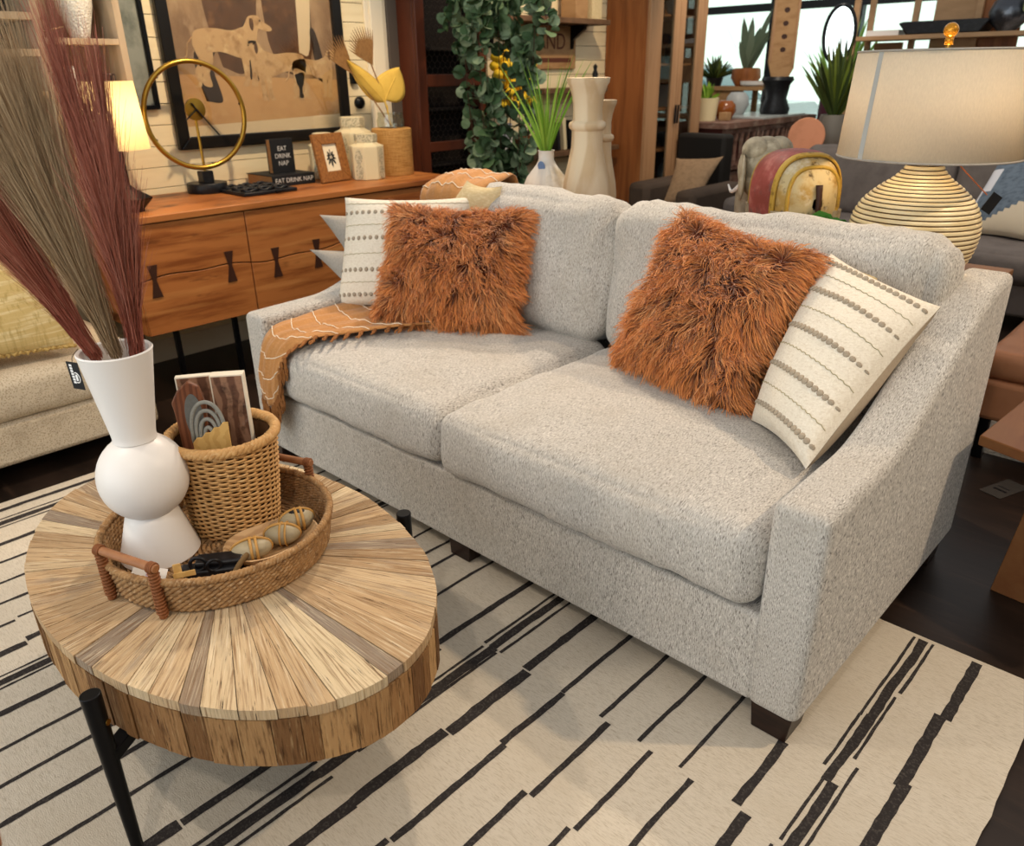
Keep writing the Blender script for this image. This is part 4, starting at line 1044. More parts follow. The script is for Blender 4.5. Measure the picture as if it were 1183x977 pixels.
for i, (y, z, r_) in enumerate(((1.685,1.405,.022),(1.715,1.265,.034))):
    hk = MB()
    if i == 0: hk.box(WX+.001,WX+.03,y-.022,y+.022,z-.035,z+.035)
    else: hk.lathe([(0,0),(r_,0),(r_,.02),(r_*.5,.035),(0,.035)], n=24, cap=(False,False), rot=Matrix.Translation((WX+.001,y,z)) @ Matrix.Rotation(PI/2, 4, 'Y'))
    o = hk.build('wall_switch' if i == 0 else 'door_knob', m_iron, smooth=40, bevel=.002)
    tag(o, ('small square black switch plate on the cream boards beside the picture', 'round dark knob on the cream boards behind the dried leaves')[i], ('switch', 'knob')[i])

# framed picture of hounds ------------------------------------------
PX = WX+.003
Y0, Y1, Z0, Z1 = .545, 1.625, 1.075, 2.05
pic = thing('framed_picture', (PX,(Y0+Y1)/2,Z0), 'large black framed sepia picture of hounds hanging over the console', 'picture')
b = MB(); fw_ = .062
FXp = frame((PX,0,0), (0,1,0), (0,0,1))
for q in ([(Y0,Z0),(Y1,Z0),(Y1-fw_,Z0+fw_),(Y0+fw_,Z0+fw_)], [(Y1,Z0),(Y1,Z1),(Y1-fw_,Z1-fw_),(Y1-fw_,Z0+fw_)], [(Y1,Z1),(Y0,Z1),(Y0+fw_,Z1-fw_),(Y1-fw_,Z1-fw_)], [(Y0,Z1),(Y0,Z0),(Y0+fw_,Z0+fw_),(Y0+fw_,Z1-fw_)]):
    b.prism(q, lambda p, r_, t: FXp @ Vector((p, r_, t)), 0, .035)
b.build('frame', M('black_frame_lacquer', '#14110f', rough=.3), pic, smooth=0, bevel=.006)
m_art = [M('art_ground', '#c49a66', rough=.7, layers=[('noise', '#a97a4a', (3,3,5), .45, .7, .7), ('noise', '#d8b684', (5,5,9), .55, .75, .6)]),
         M('art_brown', '#5a3a22', rough=.7, layers=[('noise', '#3a2415', (9,9,9), .45, .7, .8), ('noise', '#8a6038', (14,14,14), .55, .72, .6)]),
         M('art_hound', '#c3a070', rough=.7, layers=[('noise', '#8a6238', (14,14,14), .5, .7, .8), ('noise', '#e2c898', (18,18,18), .55, .72, .6)]),
         M('art_mist', '#a98a66', rough=.7, layers=[('noise', '#77573a', (5,5,3), .42, .66, .9), ('noise', '#cdb08a', (9,9,5), .55, .72, .6)]),
         M('art_boot', '#2a1a12', rough=.7), M('art_cream', '#d9c39c', rough=.7)]
b = MB(); ya, yb, za, zb_ = Y0+fw_-.002, Y1-fw_+.002, Z0+fw_-.002, Z1-fw_+.002
def flat(m_, poly, d_, smooth_n=0):
    b.mi = m_
    if smooth_n: poly = [(p.x, p.y) for p in spline([(x, y, 0) for x, y in poly+poly[:1]], smooth_n)[:-1]]
    b.prism(poly, lambda p, r_, t: Vector((PX+t, p, r_)), d_-.0004, d_)
flat(0, [(ya,za),(yb,za),(yb,zb_),(ya,zb_)], .010)
flat(3, [(ya,za+.30),(yb,za+.26),(yb,zb_),(ya,zb_)], .0105)
flat(5, [(ya,za),(yb,za),(yb,za+.075),(ya,za+.05)], .0105)
# huntsman's coat, breeches and boots behind the hounds
flat(1, [(.86,za+.33),(.98,za+.30),(1.06,za+.42),(1.10,za+.85),(.82,za+.85),(.80,za+.6)], .0108, 6)
flat(1, [(1.20,za+.31),(1.34,za+.29),(1.42,za+.45),(1.40,za+.85),(1.16,za+.85),(1.14,za+.5)], .0108, 6)
flat(4, [(.74,za+.17),(.82,za+.16),(.83,za+.20),(.80,za+.34),(.83,za+.42),(.72,za+.41),(.71,za+.30)], .0116, 5)
flat(4, [(1.01,za+.27),(1.06,za+.27),(1.05,za+.52),(1.0,za+.52)], .0112, 4)
flat(4, [(1.44,za+.26),(1.50,za+.25),(1.45,za+.5),(1.41,za+.5)], .0112, 4)
flat(5, [(1.33,za+.40),(1.40,za+.42),(1.44,za+.85),(1.36,za+.85)], .0110, 5)
def hound(x, z, s, fl, head=0):
    t = lambda pts: [(x+fl*p*s, z+q*s) for p, q in pts]
    flat(2, t([(-.27,.20),(-.33,.12),(-.31,.03),(-.35,.0),(-.29,.0),(-.26,.12),(-.20,.24)]), .0118, 3)
    flat(2, t([(.12,.24),(.13,.06),(.10,.0),(.16,.0),(.18,.08),(.19,.24)]), .0118, 3)
    flat(2, t([(-.32,.33),(-.28,.43),(-.12,.455),(.06,.44),(.18,.47),(.26,.42),(.29,.30),(.22,.21),(.10,.225),(-.06,.27),(-.17,.26),(-.27,.22)]), .0121, 4)
    flat(2, t([(-.29,.27),(-.26,.12),(-.28,.04),(-.25,.0),(-.19,.0),(-.20,.10),(-.15,.20),(-.16,.30)]), .0122, 3)
    flat(2, t([(.20,.32),(.205,.10),(.18,.0),(.25,.0),(.255,.12),(.285,.30)]), .0122, 3)
    flat(2, t([(.11,.41),(.19,.49),(.24,.555),(.33,.56),(.36,.505),(.31,.44),(.28,.34),(.20,.34)]), .0123, 4)
    flat(2, t([(.30,.545),(.37,.515),(.44,.48),(.455,.45),(.41,.44),(.34,.455),(.29,.485)]), .0124, 4)
    flat(1, t([(.245,.54),(.275,.535),(.28,.48),(.262,.44),(.24,.48)]), .0127, 4)
    flat(4, t([(.345+.009*math.cos(a), .522+.009*math.sin(a)) for a in np.linspace(0,2*PI,9)[:-1]]), .0128)
    b.mi = 2; b.tube([(PX+.0118, p, q) for p, q in t([(-.31,.38),(-.36,.33),(-.38,.24),(-.43,.20)])], .0035, 4)
hound(.90, za+.24, .60, 1); hound(1.20, za+.165, .52, -1); hound(1.41, za+.17, .44, 1)
b.build('print', m_art, pic, smooth=0)
b = MB(); b.box(PX+.016,PX+.018,ya,yb,za,zb_); b.build('glazing', GLASS('picture_glass', '#ffffff', .10), pic)

# ------------------------------------------------------------------ cubby shelves, far left
m_ash = M('pale_ash', '#b59f84', rough=.6, layers=[('wave', '#9d8669', (3,14,3), .35, .7, .5)])
m_dkback = M('dark_shelf_back', '#16171c', rough=.7)
SF, SB_ = -2.30, -2.60
cub = thing('cubby_shelf', (-2.45,-.4,.82), 'pale wooden cubby shelves with dark back on the wall behind the dried grass', 'shelf')
def cb(nm, m_, *a):
    b = MB(); b.box(*a); b.build(nm, m_, cub, bevel=.002)
cb('side_panel', m_ash, SB_, SF, .225,.255, 1.30, 2.3); cb('divider', m_ash, SB_, SF, -.105,-.075, .82, 2.3); cb('side_panel', m_ash, SB_, SF, -1.3,-1.27, .82, 2.3)
cb('back_panel', m_dkback, SB_, SB_+.01, -1.27,-.105, .82, 2.3); cb('back_panel', m_ash, SB_, SB_+.01, -.075,.225, 1.30, 2.3)
for z in (1.30, 1.565, 2.02): cb('shelf_board', m_ash, SB_+.01, SF, -.075,.225, z-.012, z+.012)
for z in (.835, 1.0, 1.16, 1.36, 1.52, 1.655, 1.9): cb('shelf_board', m_ash, SB_+.01, SF, -1.27,-.105, z-.014, z+.014)
vs = MB(); vs.lathe([(0,0),(.038,0),(.040,.01),(.074,.13),(.078,.17),(.072,.19),(.062,.185),(.03,.02),(0,.02)], (-2.43,.115), 36, (False,False), z=1.5775)
vs.v = [tuple(Vector(p)+Vector((0,0,0))) for p in vs.v]
tag(vs.build('vase', M('knobbly_white', '#f0ece4', rough=.6, layers=[('voronoi', '#cfc8bc', (90,90,90), .1, .5, .6)], bump=('voronoi', (110,110,110), .8, .006)), smooth=180), 'small knobbly white vase on the top cubby shelf', 'vase')
jk = MB(); q = Vector((-2.42,-.015,1.61))
for dx, dy, dz in ((.02,.06,.015),(.05,-.03,.02),(-.04,.03,.04),(.0,.02,-.05),(.02,-.05,-.01)):
    d_ = Vector((dx,dy,dz)); jk.tube([q-d_, q-d_*.2, q, q+d_*.2, q+d_], [.003,.006,.009,.006,.003], 8)
tag(jk.build('jack_ornament', M('silver_gold', '#b9a274', rough=.25, metal=1), smooth=180), 'spiky metal jack ornament on the cubby shelf left of the white vase', 'ornament')
bx_ = MB(); bx_.box(-2.5,-2.34,-.03,.03,1.3125,1.47); tag(bx_.build('box', m_white, bevel=.004), 'white box on the lower cubby shelf behind the grass', 'box')
wb = thing('wire_basket', (-2.42,.13,1.3125), 'small wire basket on the lower cubby shelf', 'basket')
b = MB()
for k in range(5): b.tube([(-2.5+x_,.07+y_,1.3165+.03*k) for x_, y_ in ((0,0),(.14,0),(.14,.13),(0,.13))], .0018, 5, closed=True)
for i in range(8):
    for x_, y_ in ((i*.02,0),(i*.02,.13)): b.tube([(-2.5+x_,.07+y_,1.3145),(-2.5+x_,.07+y_,1.436)], .0014, 4)
    for x_ in (0,.14): b.tube([(-2.5+x_,.07+i*.0186,1.3145),(-2.5+x_,.07+i*.0186,1.436)], .0014, 4)
b.build('wire_cage', m_iron, wb)
fp = thing('framed_picture', (WX,.43,1.28), 'narrow dark framed mirror with painted grey green reflection beside the cubby shelves', 'picture')
b = MB(); ya, yb, za, zb_ = .26, .485, 1.275, 2.1
b.box(WX+.002,WX+.03,ya,ya+.02,za,zb_); b.box(WX+.002,WX+.03,yb-.02,yb,za,zb_); b.box(WX+.002,WX+.03,ya+.02,yb-.02,za,za+.02); b.box(WX+.002,WX+.03,ya+.02,yb-.02,zb_-.02,zb_); b.build('frame', m_iron, fp, bevel=.002)
b = MB(); b.box(WX+.006,WX+.012,ya+.02,yb-.02,za+.02,zb_-.02); b.build('print', M('painted_reflection', '#8b8f86', rough=.4, layers=[('noise', '#4d544c', (8,8,6), .42, .66, .9), ('noise', '#d8c7b4', (6,6,4), .55, .7, .8)]), fp)  # mottled colour stands in for what the mirror reflects
# ------------------------------------------------------------------ mesh door cabinet, plant and shelf nook on the left wall
m_mahog = M('mahogany', '#5a2c1a', rough=.4, layers=[('noise', '#3a1a10', (10,10,1.4), .42, .68, .85), ('noise', '#7d4128', (14,14,1.2), .56, .76, .6)])
m_meshw = M('wire_mesh', '#4a4038', rough=.5, metal=.6)
m_inside = M('cabinet_dark', '#150f0d', rough=.9)
KF, KB_ = -2.42, -2.60
Ya, Yb = 2.03, 2.62
cab = thing('mesh_cabinet', (-2.5,2.3,0), 'dark red wood cabinet with wire mesh door behind the eucalyptus', 'cabinet')
def part(par, nm, m_, *a, bev=.003):
    b = MB(); b.box(*a); return b.build(nm, m_, par, bevel=bev)
part(cab, 'side_panel', m_mahog, KB_, KF-.03, Ya, Ya+.025, 0, 2.4); part(cab, 'side_panel', m_mahog, KB_, KF-.03, Yb-.025, Yb, 0, 2.4)
part(cab, 'back_panel', m_inside, KB_, KB_+.012, Ya+.025, Yb-.025, 0, 2.4)
for z in (.55, .86, 1.20, 1.55): part(cab, 'shelf', m_inside, KB_+.012, KF-.05, Ya+.025, Yb-.025, z, z+.018)
dr = MB()
for a in ((Ya,Ya+.072,0,2.4),(Yb-.06,Yb,0,2.4)): dr.box(KF-.028,KF,*a)
for z0, z1 in ((0,.12),(.96,1.02),(1.345,1.415),(2.3,2.4)): dr.box(KF-.026,KF-.002,Ya+.072,Yb-.06,z0,z1)
dro = dr.build('door', m_mahog, cab, bevel=.004)
b = MB(); rws = 34
for k in range(22):                                               # chicken-wire zigzags from top to bottom
    y = Ya+.075+k*(Yb-Ya-.14)/21; n = 130
    b.tube([(KF-.012, y+(.0115 if (i//2+k) % 2 else -.0115)*.95, .12+i*(2.18/n)) for i in range(n+1)], .0011, 3, cap=False)
b.build('wire_mesh', m_meshw, dro)

m_pot = M('grey_stone_pot', '#67645f', rough=.8, layers=[('noise', '#4d4a46', (14,14,14), .45, .7, .6)])
m_euc = M('eucalyptus_leaf', '#4f6a45', rough=.6, layers=[('tone', '#93a283', (1,1,1), .45, 1, .85), ('tone', '#2c4527', (1,1,1), .45, 0, .8), ('noise', '#68795a', (20,20,20), .5, .7, .4)])
m_bark = M('brown_twig', '#4a3526', rough=.8)
EX, EY = -2.06, 2.38
euc = thing('eucalyptus_plant', (EX,EY,0), 'tall eucalyptus plant with round grey green leaves before the mesh cabinet', 'plant')
b = MB(); b.lathe([(0,0),(.13,0),(.15,.02),(.19,.38),(.185,.40),(.16,.40),(.15,.34),(0,.33)], (EX,EY), 32, (False,False)); b.build('pot', m_pot, euc, smooth=40)
rg = random.Random(4); st = MB(); lf = MB(); nl = 0
VRe = Vector((.63,.77,0))
def leaf(p, d, s_, tone):
    d = d.normalized(); sd = d.cross(Vector((rg.uniform(-1,1),rg.uniform(-1,1),rg.uniform(-.4,1)))).normalized(); nn = d.cross(sd)
    V = [p]; k = 9
    for i in range(k):
        a = -PI+2*PI*(i+.5)/k; V.append(p+d*s_*(.92-math.cos(a)*-.92)*.5*1.0+sd*s_*.5*math.sin(a)+nn*s_*.08*math.cos(2*a))
    V.append(p+d*s_*.5+nn*s_*.03)
    lf.add(V, [(k+1, 1+i, 1+(i+1) % k) for i in range(k)], t=tone)
for k in range(11):
    lat = -.22+.42*((k*7) % 11)/10; dep = rg.uniform(-.14,.14); hh = rg.uniform(.9,1.45)
    if k < 4: hh = 1.5
    base = Vector((EX,EY,.33)); topp = Vector((EX,EY,.33))+VRe*lat*1.05+Vector((-.3,.2,0)).normalized()*0+Vector((.77,-.63,0))*dep+Vector((0,0,hh))
    mid = base*.45+topp*.55+VRe*lat*.25-Vector((0,0,.05))
    P = spline([base, base*.7+mid*.3+Vector((0,0,.12)), mid, topp, topp+VRe*lat*.35+Vector((0,0,-.10-.1*rg.random()))], 10)
    st.tube(P, [.005*(1-.7*i/len(P)) for i in range(len(P))], 5)
    for i in range(6, len(P)):
        if 1.36 < P[i].z < 1.60 and -.09 < (P[i]-Vector((EX,EY,0))).dot(VRe) < .035: continue      # an open gap in the middle of the crown
        for q in range(3):
            d = Vector((rg.uniform(-1,1),rg.uniform(-1,1),rg.uniform(-.7,.5))).normalized()
            leaf(P[i]+d*.012+Vector((0,0,rg.uniform(-.02,.02))), d, rg.uniform(.055,.095), rg.random())
st.build('branches', m_bark, euc); lo = lf.build('leaves', m_euc, euc, smooth=0); lo['kind'] = 'stuff'
for i, (x, y, r_, h, lab) in enumerate(((-1.78,2.08,.15,.55,'grey stone planter on the floor behind the left sofa arm'),(-1.78,2.80,.16,.50,'rounded grey planter right of the eucalyptus pot'))):
    b = MB(); b.lathe([(0,0),(r_*.7,0),(r_*.75,.02),(r_,h*.7),(r_*.95,h),(r_*.85,h),(r_*.85,h-.05),(0,h-.06)], (x,y), 32, (False,False)); tag(b.build('planter', m_pot, smooth=40), lab, 'planter')

# nook of shelves
m_shelf = M('weathered_shelf', '#6d5038', rough=.6, layers=[('noise', '#4a3422', (3,14,14), .45, .7, .7)])
for z, y0, y1, lab in ((1.735,2.66,3.93,'upper bracketed wood shelf on the cream boards behind the eucalyptus'),(.84,2.75,4.10,'lower bracketed wood shelf on the cream boards beside the tall wooden cabinet')):
    sh = thing('wall_shelf', (-2.52,(y0+y1)/2,z), lab, 'shelf')
    part(sh, 'board', m_shelf, WX+.001, -2.40, y0, y1, z, z+.035)
    for y in (y0+.18, y1-.22):
        b = MB(); b.prism([(0,0),(.16,0),(.15,-.03),(.04,-.10),(.03,-.16),(0,-.16)], lambda p, q, t: (WX+.002+p, y+t, z+q), -.016, .016); b.build('bracket', m_iron, sh, bevel=.002)
sg = thing('wall_sign', (WX,3.5,1.44), 'old wooden sign with the letters LAND under the upper shelf', 'sign')
m_sign = M('sign_wood', '#a8825a', rough=.8, layers=[('noise', '#86603c', (3,9,20), .45, .7, .7)])
part(sg, 'board', m_sign, WX+.001, WX+.025, 3.02, 3.76, 1.44, 1.73); m_sgl = M('sign_brown_paint', '#5b3324', rough=.8)
text('sign_lettering', 'LAND', .155, Matrix.Translation((WX+.026,3.44,1.62)) @ FX, m_sgl, sg, sx=.95)
part(sg, 'painted_band', m_sgl, WX+.025, WX+.027, 3.10, 3.70, 1.485, 1.515, bev=0)
m_amb = M('amber', '#8a4a1c', rough=.2, spec=.6); m_sagey = M('yellow_flower', '#f2cb2e', rough=.7)
def shelf_item(nm, prof_, x, y, z, m_, lab, cat, n=24):
    b = MB(); b.lathe(prof_, (x,y), n, (False,False), z=z); return tag(b.build(nm, m_, smooth=45), lab, cat)
zU = 1.7705; zL = .8755
shelf_item('bottle', [(0,0),(.04,0),(.042,.1),(.018,.14),(.018,.19),(0,.19)], -2.50, 3.30, zU, m_blk, 'dark bottle on the upper wall shelf', 'bottle')
for i, (y, w_, h, lab) in enumerate(((3.62,.14,.22,'tan box on the upper wall shelf right of the dark bottle'),(3.80,.12,.20,'pale box at the right end of the upper wall shelf'))):
    b = MB(); b.box(-2.57,-2.43,y-w_/2,y+w_/2,zU,zU+h); tag(b.build('box', (m_sign, m_gold)[i], bevel=.004), lab, 'box')
shelf_item('bowl', [(0,0),(.07,0),(.16,.07),(.17,.12),(.16,.12),(.14,.06),(0,.02)], -2.46, 3.02, zL, M('brown_glaze', '#6b4228', rough=.4), 'brown bowl on the lower wall shelf behind the grass vase', 'bowl', 32)
for i, (y, t_, h, lean, m_) in enumerate(((3.40,.030,.20,.06,m_bkc),(3.47,.035,.23,.05,m_jar),(3.54,.03,.21,.03,m_bkc),(3.61,.028,.19,.0,m_jar))):
    b = MB(); Xb = Matrix.Translation((-2.50,y,zL)) @ Matrix.Rotation(lean*2, 4, 'X'); b.box(-.06,.06,-t_/2,t_/2,.004,h, X=Xb); tag(b.build('book', m_, bevel=.002), ('dark leaning book at the left of the lower shelf row','cream book between two dark books on the lower shelf','dark book left of the last cream book on the lower shelf','cream book at the right end of the lower shelf row')[i], 'book', 'books on the lower wall shelf')
shelf_item('figurine', [(0,0),(.03,0),(.032,.02),(.016,.05),(.024,.09),(.012,.12),(.018,.145),(0,.165)], -2.48, 3.86, 1.31, m_blk, 'small dark figurine on a little ledge near the wooden cabinet', 'figurine')
b = MB(); b.box(WX+.001,-2.42,3.2,3.95,1.275,1.3095); tag(b.build('wall_ledge', m_shelf, bevel=.003), 'narrow wooden ledge under the LAND sign', 'shelf')
# bright yellow bunch seen between the leaves
yb_ = MB(); rg = random.Random(8)
for k in range(80):
    q = Vector((-2.35+rg.uniform(-.05,.05), 2.80+rg.uniform(-.16,.16), 1.36+rg.uniform(-.16,.18)))
    yb_.ell(q, (.034,.036,.032), 8, 6)
yt = thing('yellow_flowers', (-2.44,2.80,.8755), 'bunch of bright yellow flowers glimpsed between the eucalyptus leaves', 'flowers')
yb_.build('blooms', m_sagey, yt, smooth=180)
b = MB(); b.lathe([(0,0),(.05,0),(.065,.1),(.035,.18),(.045,.22),(.04,.22),(0,.19)], (-2.48,2.86), 24, (False,False), z=zL); b.build('vase', m_white, yt, smooth=40)
b = MB()
for k in range(6): b.tube([(-2.48,2.86,zL+.19),(-2.44+rg.uniform(-.04,.04),2.80+rg.uniform(-.08,.08),1.30)], .004, 5)
b.build('stems', m_euc, yt)

# ------------------------------------------------------------------ tall glazed wooden cabinet
m_hutch = M('warm_cabinet_wood', '#94592f', rough=.5, layers=[('noise', '#6b3a1b', (16,16,1.2), .44, .68, .8), ('noise', '#b27a48', (12,12,1.0), .56, .76, .5)])
m_hpost = M('pale_cabinet_edge', '#a9805c', rough=.5, layers=[('noise', '#8a6242', (16,16,1.5), .45, .7, .7)])
HX, HB, HY0, HY1 = -2.20, -2.615, 4.16, 4.98
hut = thing('glazed_cabinet', (-2.4,4.6,0), 'tall wooden cabinet with two glass doors and filled shelves near the shop window', 'cabinet')
part(hut, 'side_panel', m_hutch, HB, HX-.03, HY0, HY0+.03, 0, 2.6); part(hut, 'side_panel', m_hutch, HB, HX-.03, HY1-.03, HY1, 0, 2.6)
part(hut, 'back_panel', m_inside, HB, HB+.015, HY0+.03, HY1-.03, 0, 2.6)
for z in (.10, .50, .80, 1.12, 1.45, 1.80, 2.2): part(hut, 'shelf', m_hutch, HB+.015, HX-.05, HY0+.03, HY1-.03, z, z+.02)
for y0, y1 in ((HY0,4.575),(4.580,HY1)):
    b = MB()
    b.box(HX-.028,HX,y0,y0+(.17 if y0 == HY0 else .075),0,2.6); b.box(HX-.028,HX,y1-.075 if y0 == HY0 else y1-.14,y1,0,2.6)
    ya_, yb__ = y0+(.17 if y0 == HY0 else .075), (y1-.075 if y0 == HY0 else y1-.14)
    b.box(HX-.026,HX-.002,ya_,yb__,0,.10); b.box(HX-.026,HX-.002,ya_,yb__,2.5,2.6)
    d_ = b.build('door', m_hpost, hut, bevel=.003)
    b = MB(); b.box(HX-.016,HX-.012,ya_,yb__,.10,2.5); b.build('glass', GLASS('cabinet_glass', '#e8eef0', .08), d_)
    b = MB(); b.tube([(HX+.015,4.56 if y0 == HY0 else 4.60,1.02),(HX+.02,4.56 if y0 == HY0 else 4.60,1.16)], .008, 8); b.build('handle', m_iron, d_)
m_bl = M('blue_grey_glaze', '#6f7f8c', rough=.3); m_pgrey = M('pale_grey_glaze', '#a7a9a8', rough=.4)
k = 0
for z in (.52, .82, 1.14, 1.47, 1.82):
    for y, nm in ((4.40,'stack'),(4.74,'bowl')):
        m_ = (m_bl, m_pgrey, m_white, m_blk)[k % 4]
        if (k % 3) == 0: b = MB(); b.lathe([(0,0),(.05,0),(.085,.07),(.09,.11),(.085,.11),(.05,.01),(0,.01)], (-2.36,y), 24, (False,False), z=z+.0005); nm = 'bowl'; cat = 'bowl'
        elif (k % 3) == 1: b = MB(); b.lathe([(0,0),(.05,0),(.07,.06),(.065,.13),(.03,.17),(.035,.2),(0,.2)], (-2.36,y), 24, (False,False), z=z+.0005); nm = 'vase'; cat = 'vase'
        else: b = MB(); b.box(-2.5,-2.34,y-.06,y+.06,z+.0005,z+.17); nm = 'box'; cat = 'box'
        lev_ = {.52:'lowest', .82:'second lowest', 1.14:'middle', 1.47:'second highest', 1.82:'highest'}[z]
        tag(b.build(nm, m_, smooth=40, bevel=.002), '%s %s behind the %s glass door, on the %s cabinet shelf' % ({0:'blue grey',1:'pale grey',2:'white',3:'black'}[k % 4], cat, 'left' if y < 4.5 else 'right', lev_), cat); k += 1

# ------------------------------------------------------------------ table behind the sofa and what stands on it
m_oak = M('oak_top', '#8a5f3c', rough=.5, layers=[('noise', '#6b4326', (3,20,20), .45, .7, .7)])
ZT = .79
stb = thing('sofa_table', (0,1.40,0), 'narrow wooden table standing close behind the sofa back', 'table')
part(stb, 'tabletop', m_oak, -1.15, 1.0, 1.135, 1.70, ZT-.035, ZT)
for x in (-1.10, .62):
    for y in (1.165, 1.66): part(stb, 'leg', m_iron, x-.02, x+.02, y-.02, y+.02, 0, ZT-.035)
ZT += .0005
# white vase with spiky grass
GV = (-.80,1.36)
m_stn = M('two_tone_stoneware', '#ddd8cf', rough=.5, layers=[('noise', '#b9a888', (5,5,5), .48, .58, .8)])
gv = thing('vase', (*GV,ZT), 'small white stoneware bottle vase with green grass behind the sofa', 'vase')
b = MB(); b.lathe([(0,0),(.10,0),(.113,.02),(.125,.08),(.118,.13),(.085,.205),(.045,.255),(.034,.275),(.034,.31),(.037,.316),(.031,.316),(.028,.27),(0,.26)], GV, 48, (False,False), z=ZT); b.build('body', m_stn, gv, smooth=60)
b = MB(); Xg = frame((GV[0]+.02,GV[1]-.055,ZT+.255), (.9,.43,0), (.2,-.4,.9)); b.lathe([(0,-.001),(.016,-.001),(.016,.001),(0,.001)], n=20, cap=(False,False), sy=1.5, rot=Xg); b.build('paper_tag', M('blue_paper', '#6f8fc0', rough=.7), gv)
m_grs = M('spiky_green_grass', '#6f9a2c', rough=.5, layers=[('tone', '#9cbf4e', (1,1,1), .45, 1, .9), ('tone', '#4c7420', (1,1,1), .45, 0, .8)])
gp = thing('grass_plant', (*GV,ZT+.3), 'bright green spiky grass in the white bottle vase behind the sofa', 'plant')
rg = random.Random(12); b = MB()
for k in range(46):
    a = rg.uniform(0,2*PI); ln = rg.uniform(.24,.46); tilt = rg.uniform(.02,.34) if k > 8 else rg.uniform(.3,.62)
    d = Vector((math.cos(a)*math.sin(tilt), math.sin(a)*math.sin(tilt), math.cos(tilt))); s_ = d.cross(Vector((rg.uniform(-1,1),rg.uniform(-1,1),.1))).normalized()
    p0 = Vector((GV[0],GV[1],ZT+.27)); w_ = rg.uniform(.0035,.0065); n = 6; V = []
    for i in range(n+1):
        t = i/n; p = p0+d*ln*t+Vector((math.cos(a),math.sin(a),0))*.06*t*t*ln/.4-Vector((0,0,.05*t*t*tilt)); w2 = w_*(1-t**2.2)+.0003; V += [p-s_*w2, p+s_*w2]
    b.add(V, [(2*i,2*i+1,2*i+3,2*i+2) for i in range(n)], t=rg.random())
b.build('blades', m_grs, gp, smooth=0)
# candlesticks
m_cndl = M('pale_turned_wood', '#d9c6a8', rough=.6, layers=[('wave', '#b7966b', (3.0,3.0,1.5), .52, .8, .55), ('noise', '#e6d8c2', (9,9,3), .5, .7, .5)])
def candle(x, y, h, s_, lab):
    pr_ = [(0,0),(.088,0),(.092,.02),(.098,.06),(.102,.14),(.096,.20),(.078,.28),(.066,.34),(.064,.405),(.074,.413),(.078,.425),(.074,.437),(.062,.443),(.060,.452),(.060,.50),(.066,.54),(.078,.575),(.086,.588),(.088,.605),(.082,.606),(.06,.60),(0,.597)]
    c_ = thing('candlestick', (x,y,ZT), lab, 'candlestick'); b = MB(); b.lathe([(r_*s_, z*h/.606) for r_, z in pr_], (x,y), 48, (False,False), z=ZT); b.build('turned_post', m_cndl, c_, smooth=50)
candle(-.575,1.36,.606,1.0,'taller pale turned wooden candlestick behind the sofa beside the grass vase')
candle(-.665,1.565,.515,.80,'shorter pale turned candlestick half hidden behind the taller one')

# carved elephant, seen from behind
m_egrey = M('worn_grey_paint', '#a79c86', rough=.7, layers=[('noise', '#6f6450', (14,14,14), .46, .66, .8), ('noise', '#c9bfa8', (30,30,30), .52, .7, .6)])
m_ecream = M('worn_cream_paint', '#bcaa80', rough=.65, layers=[('noise', '#a8843c', (9,9,9), .48, .58, .85), ('noise', '#4d3a1e', (26,26,26), .58, .68, .9), ('noise', '#d8d0bc', (10,10,10), .56, .66, .7)])
m_ered = M('worn_red_paint', '#8e4440', rough=.6, layers=[('noise', '#a86a62', (22,22,22), .5, .66, .8), ('noise', '#5b5a58', (16,16,16), .58, .68, .8), ('noise', '#6e3026', (9,9,9), .45, .62, .6)])
m_eyel = M('worn_yellow_paint', '#b08e3a', rough=.6, layers=[('noise', '#6b5120', (40,40,40), .52, .68, .8)])
EC = Vector((.325,1.41,ZT)); ea = Vector((-.80,.60,0)).normalized(); es = Vector((ea.y,-ea.x,0))     # nose direction, right side
ele = thing('wooden_elephant', tuple(EC), 'painted wooden elephant with worn red and yellow saddle cloth behind the sofa', 'elephant')
def esec(s, k=1.0):
    """half width and height of the body at s (-1 rear ... 1 front)"""
    return max(.02, (1-abs(s)**3.2))**.5*k
EL, EWd, EHt, EZ = .165, .126, .158, .205
def ebody(s, a, k=1.0):
    m_ = esec(s, 1.0)*k; ca, sa = math.cos(a), math.sin(a); e_ = .72
    return EC+ea*s*EL+es*EWd*m_*math.copysign(abs(ca)**e_, ca)+Vector((0,0,EZ+EHt*m_*math.copysign(abs(sa)**e_, sa)*(.80 if sa < 0 else 1)))
b = MB(); b.surf(lambda u, v: ebody(math.sin((u-.5)*PI)*.9995, 2*PI*v), 24, 36, cv=True); b.build('body', m_ecream, ele, smooth=180)
def cloth(s0, s1, k, m_, nm, a0=-.72, a1=PI+.72):
    b = MB(); b.surf(lambda u, v: ebody(s0+(s1-s0)*u, a0+(a1-a0)*v, k), 10, 34); return b.build(nm, m_, ele, smooth=180, solid=.008)
cl_ = cloth(-.50,.60,1.035,m_ered,'saddle_cloth')
for s0, s1 in ((-.58,-.47),(.56,.66)):
    b = MB(); b.surf(lambda u, v: ebody(s0+(s1-s0)*u, -.74+(PI+1.48)*v, 1.055), 4, 34); b.build('yellow_border', m_eyel, cl_, smooth=180, solid=.008)
b = MB(); arc = [ebody(-.80+.02*math.sin(t*PI), -.5+(PI+1.0)*t, 1.02) for t in np.linspace(0,1,30)]; b.tube(arc, .007, 6); b.build('rump_strap', m_eyel, ele, smooth=180)
